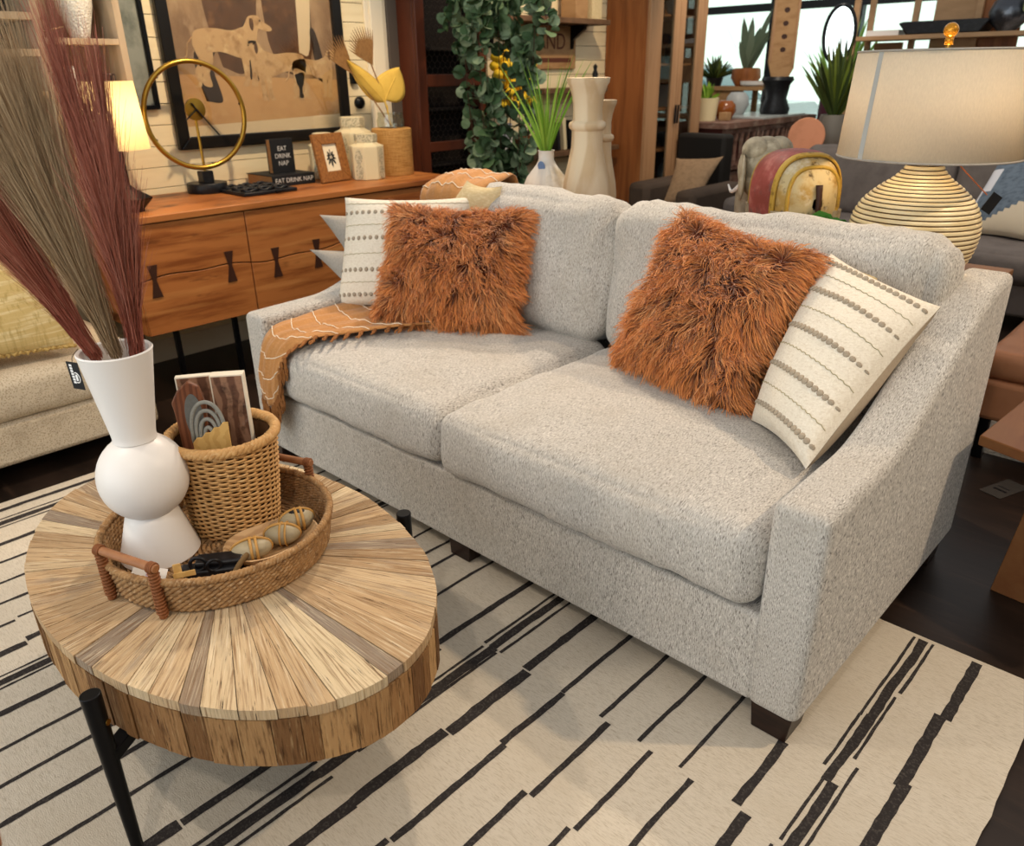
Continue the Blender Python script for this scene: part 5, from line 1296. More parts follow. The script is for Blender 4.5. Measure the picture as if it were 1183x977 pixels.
for s_ in (-.62,.62):
    for w_ in (-.62,.62):
        b = MB(); q = EC+ea*s_*EL*.92+es*EWd*w_; b.tube([q+Vector((0,0,z)) for z in (0,.02,.10,.18)], [.047,.046,.043,.05], 16); b.build('leg', m_egrey, ele, smooth=50)
hc = EC+ea*(EL+.06)+Vector((0,0,.285))-es*.01
Xe = Matrix((ea, -es, Vector((0,0,1)))).transposed()
b = MB(); b.ell(hc, (.095,.098,.115), 24, 16, Xe); b.ell(hc+es*.045+Vector((0,0,.065))-ea*.01, (.06,.05,.05), 18, 12, Xe); b.ell(hc-es*.045+Vector((0,0,.065))-ea*.01, (.06,.05,.05), 18, 12, Xe)
hd_ = b.build('head', m_egrey, ele, smooth=180)
b = MB(); b.tube(spline([hc+ea*.07-Vector((0,0,.02)), hc+ea*.13-Vector((0,0,.12)), hc+ea*.14-Vector((0,0,.24)), hc+ea*.17-Vector((0,0,.285))], 6), [.05-.0016*i for i in range(19)], 12); b.build('trunk', m_egrey, hd_, smooth=180)
for sg_ in (-1, 1):
    b = MB(); b.ell(hc+es*sg_*.095-ea*.02-Vector((0,0,.03)), (.055,.012,.085), 18, 10, Xe @ Matrix.Rotation(sg_*.35, 3, 'Z')); b.build('ear', m_egrey, hd_, smooth=180)
    b = MB(); b.tube(spline([hc+ea*.06+es*sg_*.05-Vector((0,0,.06)), hc+ea*.13+es*sg_*.06-Vector((0,0,.10)), hc+ea*.18+es*sg_*.055-Vector((0,0,.08))], 5), [.011-.0008*i for i in range(11)], 8); b.build('tusk', m_white, hd_, smooth=180)
b = MB(); q = EC-ea*(EL*.985)+Vector((0,0,.27)); b.tube(spline([q, q-ea*.012-Vector((0,0,.08)), q-ea*.006-Vector((0,0,.17))], 6), [.012,.012,.011,.011,.010,.010,.009,.009,.010,.012,.014,.012,.004], 8); b.build('tail', m_aca_dark, ele, smooth=180)

# striped table lamp
LX, LY = .75, 1.385
m_lamp_c = M('lamp_cream_ring', '#e6d6ae', rough=.3, spec=.5, layers=[('noise', '#cdb682', (8,8,30), .45, .7, .7)])
m_lamp_d = M('lamp_brown_groove', '#644a2a', rough=.5)
sl = thing('table_lamp', (LX,LY,ZT), 'round bodied lamp with brown ringed cream base and linen drum shade behind the sofa', 'lamp')
b = MB(); ctl = [(.125,0),(.145,.015),(.178,.07),(.192,.135),(.188,.185),(.166,.235),(.124,.278),(.080,.312),(.054,.345),(.050,.385),(.050,.41)]
cp = spline([(r_, z, 0) for r_, z in ctl], 10); n = 46
# resample by length, cream rings with thin dark grooves
Ls = [0]
for i in range(1, len(cp)): Ls.append(Ls[-1]+(cp[i]-cp[i-1]).length)
rr_ = lambda t: (float(np.interp(t*Ls[-1], Ls, [p.x for p in cp])), float(np.interp(t*Ls[-1], Ls, [p.y for p in cp])))
NR = 32; kk = 64
for i in range(NR):
    for (t0, t1, t2, m_, dr_) in (((i)/NR, (i+.36)/NR, (i+.72)/NR, 0, .0025), ((i+.72)/NR, (i+.86)/NR, (i+1)/NR, 1, -.003)):
        b.mi = m_; P = [rr_(t0), rr_(t1), rr_(t2)]; P[1] = (P[1][0]+dr_, P[1][1]); b.lathe(P, (LX,LY), kk, (False,False), z=ZT)
b.build('ringed_base', [m_lamp_c, m_lamp_d], sl, smooth=60)
m_lin = SHADE('linen_shade', '#e4dac8', .38)
b = MB(); b.lathe([(.262,.372),(.244,.668)], (LX,LY), 72, (False,False), z=ZT); sho = b.build('lamp_shade', m_lin, sl, smooth=180, solid=.003)
b = MB(); b.tube([(LX+.2625*math.cos(a),LY+.2625*math.sin(a),ZT+.374) for a in np.linspace(0,2*PI,73)[:-1]], .0035, 6, closed=True); b.build('shade_trim', m_greyl, sho, smooth=180)
b = MB(); b.tube([(LX+.2445*math.cos(a),LY+.2445*math.sin(a),ZT+.670) for a in np.linspace(0,2*PI,73)[:-1]], .0035, 6, closed=True); b.build('shade_trim', m_greyl, sho, smooth=180)
b = MB(); a0 = math.atan2(-.9,-.42)-.02
b.surf(lambda u, v: (LX+(.2645-.0185*v)*math.cos(a0+.07*(u-.5)), LY+(.2645-.0185*v)*math.sin(a0+.07*(u-.5)), ZT+.374+.296*v), 4, 6); b.build('shade_seam', M('grey_seam_tape', '#a8aaa8', rough=.8), sho, smooth=180)
b = MB(); b.tube([(LX,LY,ZT+.40),(LX,LY,ZT+.685)], .008, 10); b.build('stem', m_brass, sl)
b = MB(); b.tube([(LX,LY,ZT+.685),(LX,LY,ZT+.708)], .012, 10); b.ell((LX,LY,ZT+.724), (.021,.021,.021)); b.build('finial', M('amber_finial', '#c98a2a', rough=.25, metal=.6), sl, smooth=180)
for a in (0, 2*PI/3, 4*PI/3):
    b = MB(); b.tube([(LX,LY,ZT+.672),(LX+.243*math.cos(a),LY+.243*math.sin(a),ZT+.670)], .002, 5); b.build('shade_spoke', m_brass, sl)
b = MB(); b.ell((LX,LY,ZT+.48), (.03,.03,.04)); b.build('bulb', M('bulb_glow_dim', '#fff2d0', emit=('#ffd591', 4)), sl, smooth=180)
point((LX,LY,ZT+.53), 8, (1,.70,.38))
b = MB(); b.tube(spline([(LX+.04,LY+.01,ZT+.40),(LX+.11,LY+.05,ZT+.325),(LX+.17,LY+.09,ZT+.26)], 6), .0018, 5); b.build('tag_cord', M('copper_cord', '#b5653a', rough=.5), sl)
b = MB(); Xt2 = frame((LX+.185,LY+.10,ZT+.235), (.6,.6,-.5), (.2,.2,.9)); b.box(-.018,.018,-.03,.03,-.001,.001, X=Xt2); b.build('tag', m_tagb, sl)
# little leafy plant between elephant and lamp
lp = thing('leafy_plant', (.50,1.27,ZT), 'small dark green leafy plant in white pot beside the ringed lamp', 'plant')
b = MB(); b.lathe([(0,0),(.04,0),(.055,.10),(.05,.10),(0,.08)], (.50,1.27), 24, (False,False), z=ZT); b.build('pot', m_white, lp, smooth=40)
lf = MB(); rg = random.Random(2)
for k in range(22):
    leaf(Vector((.50,1.27,ZT+.08)), Vector((rg.uniform(-1,1),rg.uniform(-1,1),rg.uniform(.3,1.1))), rg.uniform(.08,.13), rg.random())
lf.build('leaves', M('deep_green_leaf', '#2f6a2a', rough=.4, layers=[('tone', '#4f9440', (1,1,1), .4, 1, .8)]), lp, smooth=0)
# ------------------------------------------------------------------ pale sofa on the left
m_wv = M('diamond_weave', '#a8957c', rough=.9, spec=.15, layers=[('voronoi', '#d3c4ac', (150,150,150), .2, .5, .9), ('noise', '#8d7a62', (8,8,8), .5, .7, .4)], bump=('voronoi', (170,170,170), .5, .003))
m_plaid = M('straw_plaid', '#cdb277', rough=.95, spec=.1, layers=[('noise', '#e2cf9f', (4,4,90), .48, .62, .85), ('noise', '#b1975c', (70,70,3), .52, .66, .75)], bump=('noise', (150,150,150), .4, .003))
ls = thing('sofa', (-2.2,-1.3,0), 'pale diamond weave sofa at the left with a straw plaid pillow on it', 'sofa')
part(ls, 'base', m_wv, -2.40, -1.63, -2.6, -.19, .08, .25, bev=.02)
b = MB(); cushion(b, (-2.01,-1.395,.335), (.385,1.205,.085), .045, (14,30,8), .02, .01, .004, 61); b.build('seat_cushion', m_wv, ls, smooth=180)
b = MB(); b.box(-2.52,-2.30,-2.6,-.19,.10,.72); b.build('back', m_wv, ls, bevel=.05, seg=4)
for x, y in ((-1.70,-.26),(-2.45,-.26),(-1.7,-2.5),(-2.45,-2.5)): part(ls, 'leg', m_iron, x-.025, x+.025, y-.025, y+.025, 0, .085)
p = MB(); pillow(p, [(-1.74,-1.00,.455),(-1.72,-.42,.455),(-1.93,-.34,.81),(-1.98,-.96,.83)], .16, 20, .04, 67)
pw = thing('plaid_pillow', (-1.85,-.7,.44), 'straw coloured plaid pillow with frayed hem on the left sofa', 'pillow')
p.build('pillow_body', m_plaid, pw, smooth=180)
fn_, _n = pillow_fn([(-1.74,-1.00,.455),(-1.72,-.42,.455),(-1.93,-.34,.81),(-1.98,-.96,.83)], .16, .04, 67)
b = MB(); b.tube([fn_(i/70, .004, 1)+Vector((.006*math.sin(i*2.3),.004*math.cos(i*1.7),.004*math.sin(i*3.1))) for i in range(71)], .008, 5); b.build('frayed_hem', M('straw_fringe', '#b89a5e', rough=.95), pw, smooth=0)

# ------------------------------------------------------------------ right hand side: small table, leather chair, mat, floor tag
m_wal2 = M('chestnut_wood', '#79502f', rough=.4, layers=[('noise', '#693a1e', (14,2,14), .45, .7, .7)])
rt_ = thing('side_table', (1.5,1.12,0), 'brown wooden side table with slanting slab leg right of the sofa arm', 'table')
b = MB(); b.prism([(1.165,.905),(1.62,.76),(1.80,1.22),(1.20,1.40)], lambda p, q, t: (p, q, t), .47, .50); b.build('tabletop', m_wal2, rt_, bevel=.004)
b = MB(); b.prism([(0,0),(.30,.0),(.33,.468),(.05,.468)], lambda p, q, t: (1.275+p*.93+t*.36, .985+p*-.10+t*.93+.0, q), 0, .045); b.build('slab_leg', m_wal2, rt_, bevel=.003)
b = MB(); b.prism([(0,0),(.30,.0),(.33,.468),(.05,.468)], lambda p, q, t: (1.36+p*.93+t*.36, 1.24+p*-.10+t*.93, q), 0, .045); b.build('slab_leg', m_wal2, rt_, bevel=.003)
m_lea = M('tan_leather', '#b57c58', rough=.45, layers=[('noise', '#99623f', (5,5,5), .45, .7, .6)])
lc2 = thing('leather_chair', (1.25,2.3,0), 'tan leather chair behind the wooden side table', 'chair')
b = MB(); cushion(b, (1.28,2.25,.385), (.34,.36,.055), .035, (12,12,8), .02, .01, .003, 71); b.build('seat', m_lea, lc2, smooth=180)
b = MB(); b.box(.95,1.62,1.88,2.62,.17,.33); b.build('base', m_lea, lc2, bevel=.02, seg=3)
b = MB(); cushion(b, None, (.34,.06,.22), .04, (12,6,10), .01, .02, .003, 73, Matrix.Translation((1.28,2.62,.62)) @ Matrix.Rotation(-.2, 4, 'X')); b.build('backrest', m_lea, lc2, smooth=180)
for x, y in ((.99,1.92),(1.58,1.92),(.99,2.58),(1.58,2.58)): part(lc2, 'leg', m_iron, x-.018, x+.018, y-.018, y+.018, 0, .17)
m_mat = M('shaggy_white_mat', '#c9c0b2', rough=.95, layers=[('noise', '#8d8478', (60,60,60), .45, .65, .8)], bump=('noise', (90,90,90), 1, .01))
b = MB(); b.surf(lambda u, v: (.80+1.6*u, 1.97+.9*v, .012+.006*noise.noise(Vector((u*60,v*40,0)))), 60, 40); b.box(.80,2.40,1.97,2.87,.0005,.011); tag(b.build('mat', m_mat, smooth=0), 'shaggy white mat under the tan leather chair', 'mat')
b = MB(); Xq = Matrix.Translation((1.145,1.69,.001)) @ Matrix.Rotation(-.35, 4, 'Z'); b.box(-.04,.04,-.085,.085,0,.0012, X=Xq)
ft = thing('floor_label', (1.145,1.69,.0005), 'grey paper label stuck on the dark floor by the right sofa arm', 'label'); b.build('card', M('grey_label_paper', '#3f3a36', rough=.7), ft)
b = MB(); b.box(-.024,.024,-.03,-.018,.0013,.0015, X=Xq); b.box(-.024,.018,.0,.006,.0013,.0015, X=Xq); b.build('print', m_blk, ft)
# rounded wooden chair arm at the lower left edge of the view
m_ch = M('polished_chair_wood', '#9a6236', rough=.3, layers=[('noise', '#6d3f1e', (8,8,8), .45, .7, .7)])
ch = thing('wooden_chair', (.35,-1.62,0), 'polished wooden chair whose arm end just shows at the lower left edge', 'chair')
AD = Vector((-.72,-.69,0)); A0 = Vector((.668,-1.335,.585))
b = MB(); b.tube([A0-AD*.012, A0, A0+AD*.03, A0+AD*.25, A0+AD*.5], [.012,.028,.033,.030,.030], 16, flat=.8); b.build('arm', m_ch, ch, smooth=60)
for t in (.05, .46):
    b = MB(); q = A0+AD*t; b.tube([(q.x,q.y,.0125 if t < .3 else .0125),(q.x,q.y,.57)], [.016,.022], 12); b.build('leg', m_ch, ch, smooth=60)
sd_ = Vector((AD.y,-AD.x,0))*-1
for t in (.05, .46):
    b = MB(); q = A0+AD*t+sd_*.5; b.tube([(q.x,q.y,.0125 if q.y > -1.84 else 0),(q.x,q.y,.57)], [.016,.022], 12); b.build('leg', m_ch, ch, smooth=60)
b = MB(); q = A0+sd_*.5; b.tube([q+AD*.0, q+AD*.25, q+AD*.5], [.028,.03,.03], 16, flat=.8); b.build('arm', m_ch, ch, smooth=60)
b = MB(); Xs = frame((0,0,0), AD, sd_); c_ = A0+AD*.26+sd_*.25; Xs.translation = Vector((c_.x,c_.y,.40)); b.box(-.24,.24,-.25,.25,-.02,.03, X=Xs); b.build('seat', m_ch, ch, bevel=.01)

# ------------------------------------------------------------------ far seating
m_gs = M('charcoal_linen', '#6e6560', rough=.9, layers=[('noise', '#574f4b', (9,9,9), .45, .7, .6)], bump=('noise', (9,14,6), .35, .02))
gs = thing('sofa', (0,4.4,0), 'long charcoal grey sofa in the background behind the ringed lamp', 'sofa')
part(gs, 'base', m_gs, -1.25, 1.3, 3.75, 4.7, .10, .30, bev=.02)
for k in range(2):
    x0 = -1.02+k*1.05
    b = MB(); cushion(b, (x0+.515,4.12,.375), (.515,.42,.085), .05, (16,14,8), .025, .02, .008, 81+k); b.build('seat_cushion', m_gs, gs, smooth=180)
    b = MB(); cushion(b, None, (.515,.12,.24), .08, (18,8,14), .02, .03, .014, 85+k, Matrix.Translation((x0+.515,4.58,.66)) @ Matrix.Rotation(-.16, 4, 'X')); b.build('back_cushion', m_gs, gs, smooth=180)
part(gs, 'back', m_gs, -1.25, 1.3, 4.62, 4.80, .10, .80, bev=.05)
part(gs, 'arm', m_gs, -1.25, -1.03, 3.75, 4.7, .10, .60, bev=.05); part(gs, 'arm', m_gs, 1.09, 1.3, 3.75, 4.7, .10, .60, bev=.05)
for x in (-1.2, 1.25):
    for y in (3.8, 4.7): part(gs, 'leg', m_iron, x-.025, x+.025, y-.025, y+.025, 0, .10)
m_blu = M('blue_slub', '#66727f', rough=.95, layers=[('noise', '#3f4a56', (30,90,30), .45, .7, .8)]); m_wlt = M('white_slub', '#cfcfd4', rough=.95); m_tanp = M('tan_patch', '#cbbca4', rough=.95)
cr4 = [(.19,4.10,.475),(.78,3.93,.475),(.86,4.25,.96),(.30,4.38,.95)]
fnb, nb_ = pillow_fn(cr4, .17, .04, 91)
b = MB(); pillow(b, cr4, .17, 28, .04, 91)
for i, f_ in enumerate(b.f[:28*28]):
    c_ = sum((Vector(b.v[k_]) for k_ in f_), Vector())/4; u = (i//28+.5)/28; v = (i%28+.5)/28
    b.m[i] = 1 if (u < .12 and .1 < v < .68) or (.12 <= u < .2 and .45 < v < .68) else 2 if (u > .22 and v < .28*(u-.1)/.3 and v < .4) else 0
tag(b.build('colour_block_pillow', [m_blu, m_wlt, m_tanp], smooth=180), 'blue grey and white colour block pillow on the charcoal sofa at the right edge', 'pillow')
b = MB(); pillow(b, [(-1.14,4.10,.62),(-.90,4.20,.47),(-.86,4.42,.86),(-1.20,4.36,.88)], .13, 16, .05, 93); tag(b.build('dark_pillow', m_gs, smooth=180), 'dark grey pillow in the left corner of the charcoal sofa behind the elephant', 'pillow')
m_brn = M('brown_upholstery', '#4a3d33', rough=.85, layers=[('noise', '#3a2f27', (8,8,8), .45, .7, .5)])
m_blkup = M('black_upholstery', '#17130f', rough=.75)
ac = thing('armchair', (-1.75,4.2,0), 'dark armchair with black back and brown arm beside the glazed cabinet', 'armchair')
part(ac, 'back', m_blkup, -2.19, -1.74, 4.62, 4.78, .16, .94, bev=.03)
part(ac, 'seat', m_brn, -1.925, -1.70, 3.86, 4.61, .16, .42, bev=.03)
part(ac, 'arm', m_brn, -2.12, -1.93, 3.84, 4.61, .16, .63, bev=.045); part(ac, 'arm', m_brn, -1.695, -1.52, 3.84, 4.61, .16, .60, bev=.045)
for x in (-2.05, -1.78):
    for y in (3.9, 4.72): part(ac, 'leg', m_iron, x-.02, x+.02, y-.02, y+.02, 0, .16)
m_chk = M('tan_check', '#8d7358', rough=.95, layers=[('band', '#a88d70', (0,0,16), .3, .8, .8), ('noise', '#705a44', (40,40,40), .45, .7, .6)])
b = MB(); pillow(b, [(-1.93,4.06,.45),(-1.66,4.10,.44),(-1.64,4.44,.80),(-2.03,4.38,.77)], .12, 18, .06, 95); tag(b.build('check_pillow', m_chk, smooth=180), 'tan checked pillow with peaked corner on the dark armchair', 'pillow')

# carved sideboard under the shop window
m_carv = M('weathered_rose_wood', '#7c5b4d', rough=.75, layers=[('noise', '#a38a7a', (9,9,9), .5, .68, .8), ('noise', '#4c3229', (6,6,14), .45, .65, .7)])
m_slot = M('carving_recess', '#4b2119', rough=.9)
m_mar = M('grey_marble', '#aeb2b0', rough=.3, layers=[('noise', '#8b9090', (4,9,4), .45, .7, .7)])
sb = thing('carved_sideboard', (-2.3,5.95,0), 'weathered carved wooden sideboard with slotted front under the shop window', 'sideboard')
BX, BZ = -2.0, 1.0
part(sb, 'top', m_carv, -2.60, BX+.03, 5.06, 6.82, BZ-.05, BZ)
part(sb, 'carcass', m_slot, -2.58, BX-.03, 5.08, 6.80, .30, BZ-.05)
for y in (5.08, 5.66, 6.23, 6.76): part(sb, 'stile', m_carv, BX-.03, BX+.01, y, y+.05, .12, BZ-.05)
for z in (.908, .60, .30): part(sb, 'rail', m_carv, BX-.03, BX+.005, 5.13, 6.76, z, z+.042)
for k in range(3):
    y0 = (5.13, 5.71, 6.28)[k]
    for j in range(5):
        y = y0+.055+j*.105
        b = MB(); b.tube([(BX-.015,y,.642),(BX-.01,y,.69),(BX-.01,y,.75),(BX-.015,y,.84),(BX-.015,y,.908)], [.030,.020,.014,.024,.030], 8); b.build('baluster', m_carv, sb)
    part(sb, 'lower_panel', m_carv, BX-.03, BX-.012, y0+.02, y0+.49, .36, .58)
for x in (-2.55, BX-.04):
    for y in (5.1, 6.76): part(sb, 'leg', m_carv, x-.03, x+.03, y-.03, y+.03, 0, .30)
part(sb, 'marble_slab', m_mar, -2.56, BX+.01, 5.75, 6.60, BZ, BZ+.02)
zS = BZ+.0005
def pot_plant(nm, x, y, z, prof_, pm, lm, n, ln, lab, wid=.02, up_=.9, seed=1, hole=.1, spread=1.0):
    root = thing(nm, (x,y,z), lab, 'plant'); b = MB(); b.lathe(prof_, (x,y), 28, (False,False), z=z); b.build('pot', pm, root, smooth=45)
    rg_ = random.Random(seed); b = MB()
    for k in range(n):
        a = rg_.uniform(0,2*PI); t_ = rg_.uniform(.05,1.0)*spread; L_ = ln*rg_.uniform(.6,1.1); d = Vector((math.cos(a)*math.sin(t_),math.sin(a)*math.sin(t_),math.cos(t_)*up_)); s_ = d.cross(Vector((rg_.uniform(-1,1),rg_.uniform(-1,1),.2))).normalized()
        V = []; p0 = Vector((x+hole*.4*math.cos(a)*t_,y+hole*.4*math.sin(a)*t_,z+prof_[-1][1]))
        for i in range(6):
            t = i/5; p = p0+d*L_*t-Vector((0,0,.25*L_*t*t*t_)); w_ = wid*(.55+.9*t)*(1-t**2.5)+.0005; V += [p-s_*w_, p+s_*w_]
        b.add(V, [(2*i,2*i+1,2*i+3,2*i+2) for i in range(5)], t=rg_.random())
    b.build('leaves', lm, root, smooth=0); return root
m_fern = M('dark_strap_leaf', '#3c4a1f', rough=.5, layers=[('tone', '#6f7d2c', (1,1,1), .5, 1, .9), ('tone', '#1f2c12', (1,1,1), .45, 0, .8)])
m_aga = M('dusty_agave', '#5c6a55', rough=.6, layers=[('tone', '#7c8670', (1,1,1), .4, 1, .8)])
m_crp = M('cream_planter', '#dccaa0', rough=.5)
pot_plant('succulent', -2.33, 5.30, zS, [(0,0),(.085,0),(.105,.19),(.095,.19),(0,.17)], m_crp, m_grs, 40, .16, 'green succulent in a cream planter on the left end of the carved sideboard', .016, 1, 3)
b = MB(); b.box(-2.24,-2.16,5.37,5.45,zS,zS+.07); tag(b.build('box', m_sign, bevel=.004), 'little tan box beside the cream planter on the sideboard', 'box')
for i, (x, y, r_, h, m_, lab) in enumerate(((-2.30,5.58,.10,.16,m_amb,'round dark brown pot on the sideboard right of the cream planter'),(-2.40,5.98,.11,.20,m_pgrey,'grey streaked pot on the marble slab of the sideboard'),(-2.34,6.50,.08,.24,m_blk,'dark slim vase at the right end of the sideboard'))):
    z_ = zS+(.02 if y > 5.75 else 0)
    shelf_item('pot', [(0,0),(r_*.6,0),(r_,h*.45),(r_*.9,h*.8),(r_*.6,h),(r_*.5,h),(0,h*.9)], x, y, z_, m_, lab, 'pot', 28)
tt = thing('totem_carving', (-2.15,6.26,zS+.02), 'tall carved tan panel with a row of holes standing on the sideboard', 'carving')
b = MB(); b.lathe([(0,0),(.13,0),(.14,.05),(.10,.14),(.12,.26),(.15,.30),(.14,.33),(0,.33)], (-2.15,6.26), 24, (False,False), z=zS+.02); b.build('foot', m_blk, tt, smooth=50)
Xp = frame((-2.14,6.26,zS+.32), (.80,.60,0), (0,0,1)); b = MB()
b.prism([(-.07,0),(.07,0),(.12,.10),(.115,.9),(-.115,.9),(-.12,.16)], lambda p, q, t: Xp @ Vector((p,q,t)), -.02, .02); b.build('panel', m_sign, tt, bevel=.004)
for k in range(6):
    b = MB(); b.prism([(.026*math.cos(a),.26+.11*k+.022*math.sin(a)) for a in np.linspace(0,2*PI,13)[:-1]], lambda p, q, t: Xp @ Vector((p,q,t)), .0195, .022); b.build('hole', m_aca_dark, tt)
b = MB(); b.box(-.115,-.095,.16,.9,.02,.03, X=Xp); b.box(.095,.115,.12,.9,.02,.03, X=Xp); b.build('raised_edge', m_hpost, tt)
# plant bench at the window
pb = thing('plant_bench', (-2.95,6.6,0), 'tall wooden plant bench at the window behind the carved sideboard', 'bench')
part(pb, 'top', m_sign, -3.45, -2.42, 6.86-.36, 6.94, 1.22, 1.26); part(pb, 'apron', m_sign, -3.42, -2.65, 6.53, 6.56, 1.12, 1.22)
for x, y in ((-3.40,6.55),(-3.40,6.90),(-2.70,6.90),(-2.70,6.55)): part(pb, 'leg', m_sign, x-.025, x+.025, y-.02, y+.02, 0, 1.22)
zP = 1.2605
pot_plant('agave', -2.72, 6.70, zP, [(0,0),(.10,0),(.15,.08),(.14,.16),(.12,.17),(0,.15)], m_hutch, m_aga, 13, .60, 'spiky agave in a brown pot at the window', .05, 1, 5, .1, .62)
pot_plant('window_plant', -3.08, 6.70, zP, [(0,0),(.07,0),(.09,.08),(.08,.08),(0,.07)], m_blk, m_fern, 70, .24, 'bushy dark green plant in a low black pot at the left of the window', .016, 1, 6, .1, 1.1)
b = MB(); b.lathe([(0,0),(.14,0),(.16,.015),(.165,.05),(.155,.05),(.145,.02),(0,.02)], (-2.56,6.64), 28, (False,False), z=zP); tag(b.build('dish', m_white, smooth=40), 'white shallow dish beside the agave at the window', 'dish')

# table behind the charcoal sofa: fern, terracotta disc, mirror
bt_ = thing('back_table', (-.2,5.1,0), 'dark table behind the charcoal sofa carrying the strappy plant', 'table')
part(bt_, 'top', m_oak, -1.60, 1.15, 4.86, 5.52, .74, .78)
for x in (-1.55, 1.10):
    for y in (4.89, 5.48): part(bt_, 'leg', m_iron, x-.02, x+.02, y-.02, y+.02, 0, .74)
zB = .7805
pot_plant('strappy_plant', -1.14, 5.24, zB, [(0,0),(.10,0),(.125,.03),(.14,.17),(.105,.30),(.095,.30),(0,.28)], M('smoky_grey_glaze', '#5c5750', rough=.5), m_fern, 95, .46, 'big dark green strappy plant in a smoky grey pot behind the charcoal sofa', .018, 1.25, 9, .1, .75)
td = thing('terracotta_disc', (-1.22,4.96,zB), 'round terracotta disc standing in front of the strappy plant pot', 'ornament')
b = MB(); Xd = Matrix.Translation((-1.235,4.985,zB+.148)) @ Matrix.Rotation(-1.25, 4, 'Z') @ Matrix.Rotation(PI/2-.12, 4, 'Y'); b.lathe([(0,-.008),(.135,-.008),(.14,0),(.135,.008),(0,.008)], n=40, cap=(False,False), rot=Xd @ Matrix.Rotation(0,4,'Z')); b.build('disc', M('terracotta', '#b77c5e', rough=.8, layers=[('noise', '#a06a4c', (9,9,9), .45, .7, .6)]), td, smooth=40)
mr = thing('oval_mirror', (-1.26,5.40,zB), 'oval dark rimmed mirror on a stand behind the strappy plant', 'mirror')
mc = Vector((-1.26,5.40,1.66)); Xm = Matrix.Translation(mc) @ Matrix.Rotation(.25, 4, 'Z') @ Matrix.Rotation(PI/2, 4, 'X') @ Matrix.Diagonal((.62,1.12,1,1)) 
b = MB(); b.lathe([(0,0),(.178,0)], n=48, cap=(False,False), rot=Xm); b.build('glass', M('mirror_silver', '#eef3f2', rough=.03, metal=1), mr, smooth=180)
b = MB(); b.tube([Xm @ Vector((.185*math.cos(a),.185*math.sin(a),0)) for a in np.linspace(0,2*PI,49)[:-1]], .014, 8, closed=True); b.build('rim', m_iron, mr, smooth=180)
b = MB(); b.tube([(mc.x,mc.y,zB+.01),(mc.x,mc.y,mc.z-.18)], .01, 10); b.lathe([(0,0),(.09,0),(.09,.012),(0,.014)], (mc.x,mc.y), 24, (False,False), z=zB); b.build('stand', m_iron, mr)
pot_plant('dark_plant', .345, 5.0, zB, [(0,0),(.085,0),(.105,.10),(.105,.24),(.095,.24),(0,.2)], M('cream_ribbed_pot', '#d8c7a4', rough=.6, layers=[('band', '#a8906a', (0,0,30), .55, .9, .7)]), m_fern, 60, .3, 'dark leafy plant in a ribbed cream pot right of the lamp shade', .018, 1, 12, .1, .8)

# open shelf unit far right
m_plw = M('pale_shelf_wood', '#b18b66', rough=.6, layers=[('noise', '#94704c', (3,12,12), .45, .7, .6)])
es_ = thing('open_shelf', (-.6,6.45,0), 'open pale wooden shelf unit before the far right window', 'shelf')
for z in (.40, .95, 1.30, 1.63): part(es_, 'board', m_plw, -1.50, .25, 6.25, 6.65, z, z+.035)
for x, y in ((-1.50,6.27),(-1.50,6.62),(.22,6.27),(.22,6.62),(-.62,6.62),(-1.12,6.62)): part(es_, 'post', m_plw, x-.02, x+.03, y-.018, y+.018, 0, 2.3)
part(es_, 'back_panel', m_hutch, -.62, -.30, 6.66, 6.68, .9, 2.3); part(es_, 'back_panel', m_plw, -.98, -.64, 6.66, 6.68, 1.0, 2.3); part(es_, 'back_panel', m_plw, -1.45, -1.2, 6.66, 6.68, 1.0, 1.62)
zE = 1.6655
tb = MB(); tb.prism([(-.26,0),(.30,0),(.36,.09),(.33,.10),(-.30,.10),(-.34,.09)], lambda p, q, t: (-.80+p, 6.43+t, zE+q), -.14, .14); tag(tb.build('trough', m_blk, bevel=.01), 'long black trough lying on the far open shelf', 'trough')
shelf_item('vase', [(0,0),(.06,0),(.13,.07),(.15,.14),(.12,.22),(.05,.27),(.06,.30),(.05,.30),(0,.25)], -.34, 6.42, zE, M('dark_silver', '#4a4d54', rough=.3, metal=.7, layers=[('noise', '#9a9ea8', (7,7,7), .5, .66, .8)]), 'round dark silver vase on the far open shelf', 'vase', 32)
b = MB(); b.box(-1.42,-1.14,6.34,6.55,zE,zE+.045); tag(b.build('book', m_white, bevel=.003), 'white book lying at the left end of the far open shelf', 'book')
z2 = 1.3355
for x0, x1, h, m_, nm, lab in ((-1.42,-1.10,.20,m_plw,'box','tan box on the second far shelf, left of the lamp finial'),(-1.02,-.86,.22,M('mint_card','#b9d0c8',rough=.8),'card_box','mint box on the second far shelf behind the lamp finial'),(-.52,-.40,.20,M('sky_card','#8fa5bb',rough=.8),'card_box','sky blue box on the second far shelf behind the lamp shade'),(-.33,-.16,.19,M('rose_card','#c98d86',rough=.8),'card_box','rose pink box on the second far shelf behind the lamp shade')):
    b = MB(); b.box(x0,x1,6.33,6.56,z2,z2+h); tag(b.build(nm, m_, bevel=.004), lab, 'box')
lv = thing('leafy_branch', (-.12,6.35,zE), 'pale green leafy branch in a narrow jar on the far shelf at the right edge', 'plant')
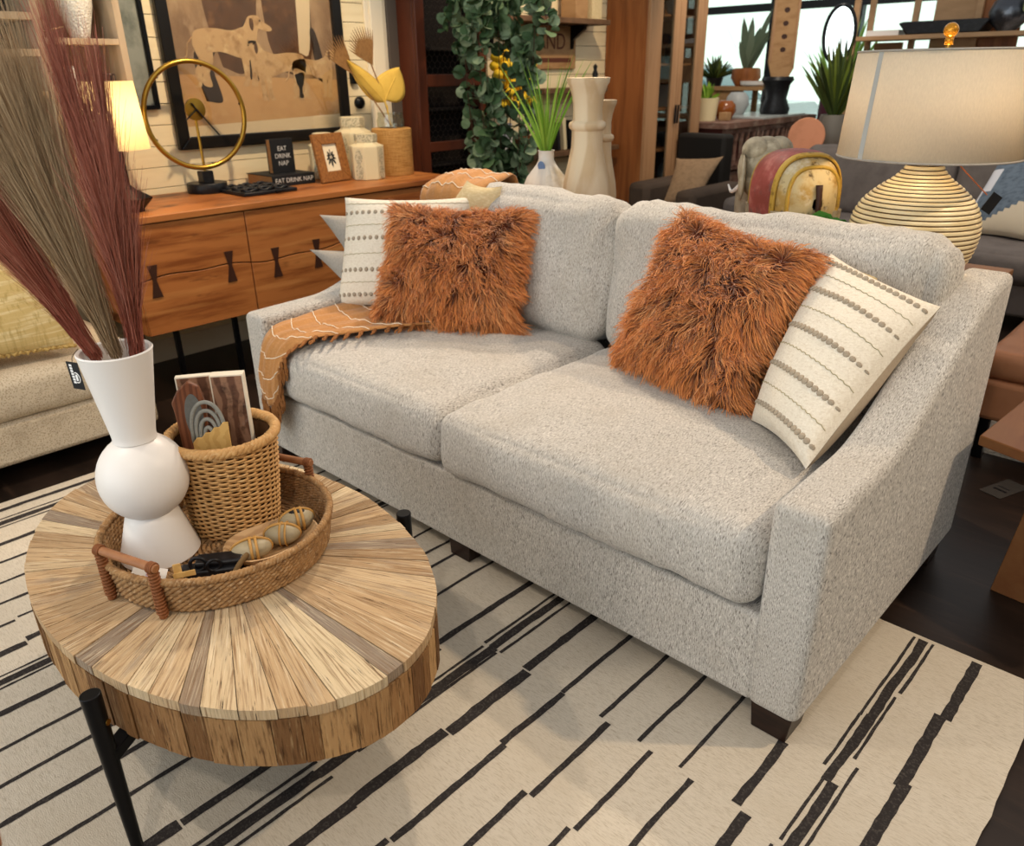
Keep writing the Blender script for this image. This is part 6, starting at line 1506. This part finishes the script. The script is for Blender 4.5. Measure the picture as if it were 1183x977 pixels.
b = MB(); b.lathe([(0,0),(.04,0),(.045,.10),(.03,.12),(0,.12)], (-.12,6.38), 20, (False,False), z=zE); b.build('jar', m_pgrey, lv, smooth=45)
lf = MB(); rg = random.Random(33)
for k in range(14): leaf(Vector((-.12+rg.uniform(-.05,.1),6.36,zE+.10+rg.uniform(0,.25))), Vector((rg.uniform(-1,1),rg.uniform(-.6,.6),rg.uniform(-.4,1))), rg.uniform(.09,.15), rg.random())
lf.build('leaves', M('pale_olive_leaf', '#8b9468', rough=.6), lv, smooth=0)
pot_plant('window_fern', -1.77, 6.76, .0, [(0,0),(.12,0),(.16,.5),(.15,1.2),(.13,1.2),(0,1.15)], M('plum_pedestal', '#4a2430', rough=.5), M('light_green_leaf', '#7fae4e', rough=.5, layers=[('tone', '#a9c46a', (1,1,1), .4, 1, .8)]), 90, .55, 'light green leafy plant in a tall plum pot before the far window', .02, 1.3, 14, .1, .8)

# outside, across the pavement
car = thing('parked_car', (-6.6,12.2,-.06), 'pale car parked outside beyond the shop window', 'car')
m_car = M('pale_car_paint', '#dfe6ea', rough=.2, spec=.6, coat=.5); m_cwin = M('car_window', '#7fa3ad', rough=.08, spec=.8)
def cx_fn(p, q, t): return (-6.6+p, 12.2+t, -.06+q)
b = MB(); b.prism([(-2.1,.35),(2.1,.35),(2.15,.75),(1.9,.95),(1.0,1.0),(-2.0,1.02),(-2.15,.8)], cx_fn, -.85, .85); b.build('body', m_car, car, bevel=.06)
b = MB(); b.prism([(-1.8,1.0),(1.0,1.0),(.3,1.5),(-1.3,1.52)], cx_fn, -.75, .75); b.build('cabin', m_cwin, car, bevel=.05)
b = MB(); b.prism([(-1.35,1.50),(.34,1.49),(.25,1.56),(-1.25,1.58)], cx_fn, -.72, .72); b.build('roof', m_car, car, bevel=.03)
for x in (-1.35, 1.35):
    for y in (-.8, .8):
        b = MB(); b.lathe([(0,-.1),(.32,-.1),(.34,-.06),(.34,.06),(.32,.1),(0,.1)], n=28, cap=(False,False), rot=Matrix.Translation((-6.6+x,12.2+y,.28)) @ Matrix.Rotation(PI/2, 4, 'X')); b.build('wheel', m_blk, car, smooth=40)
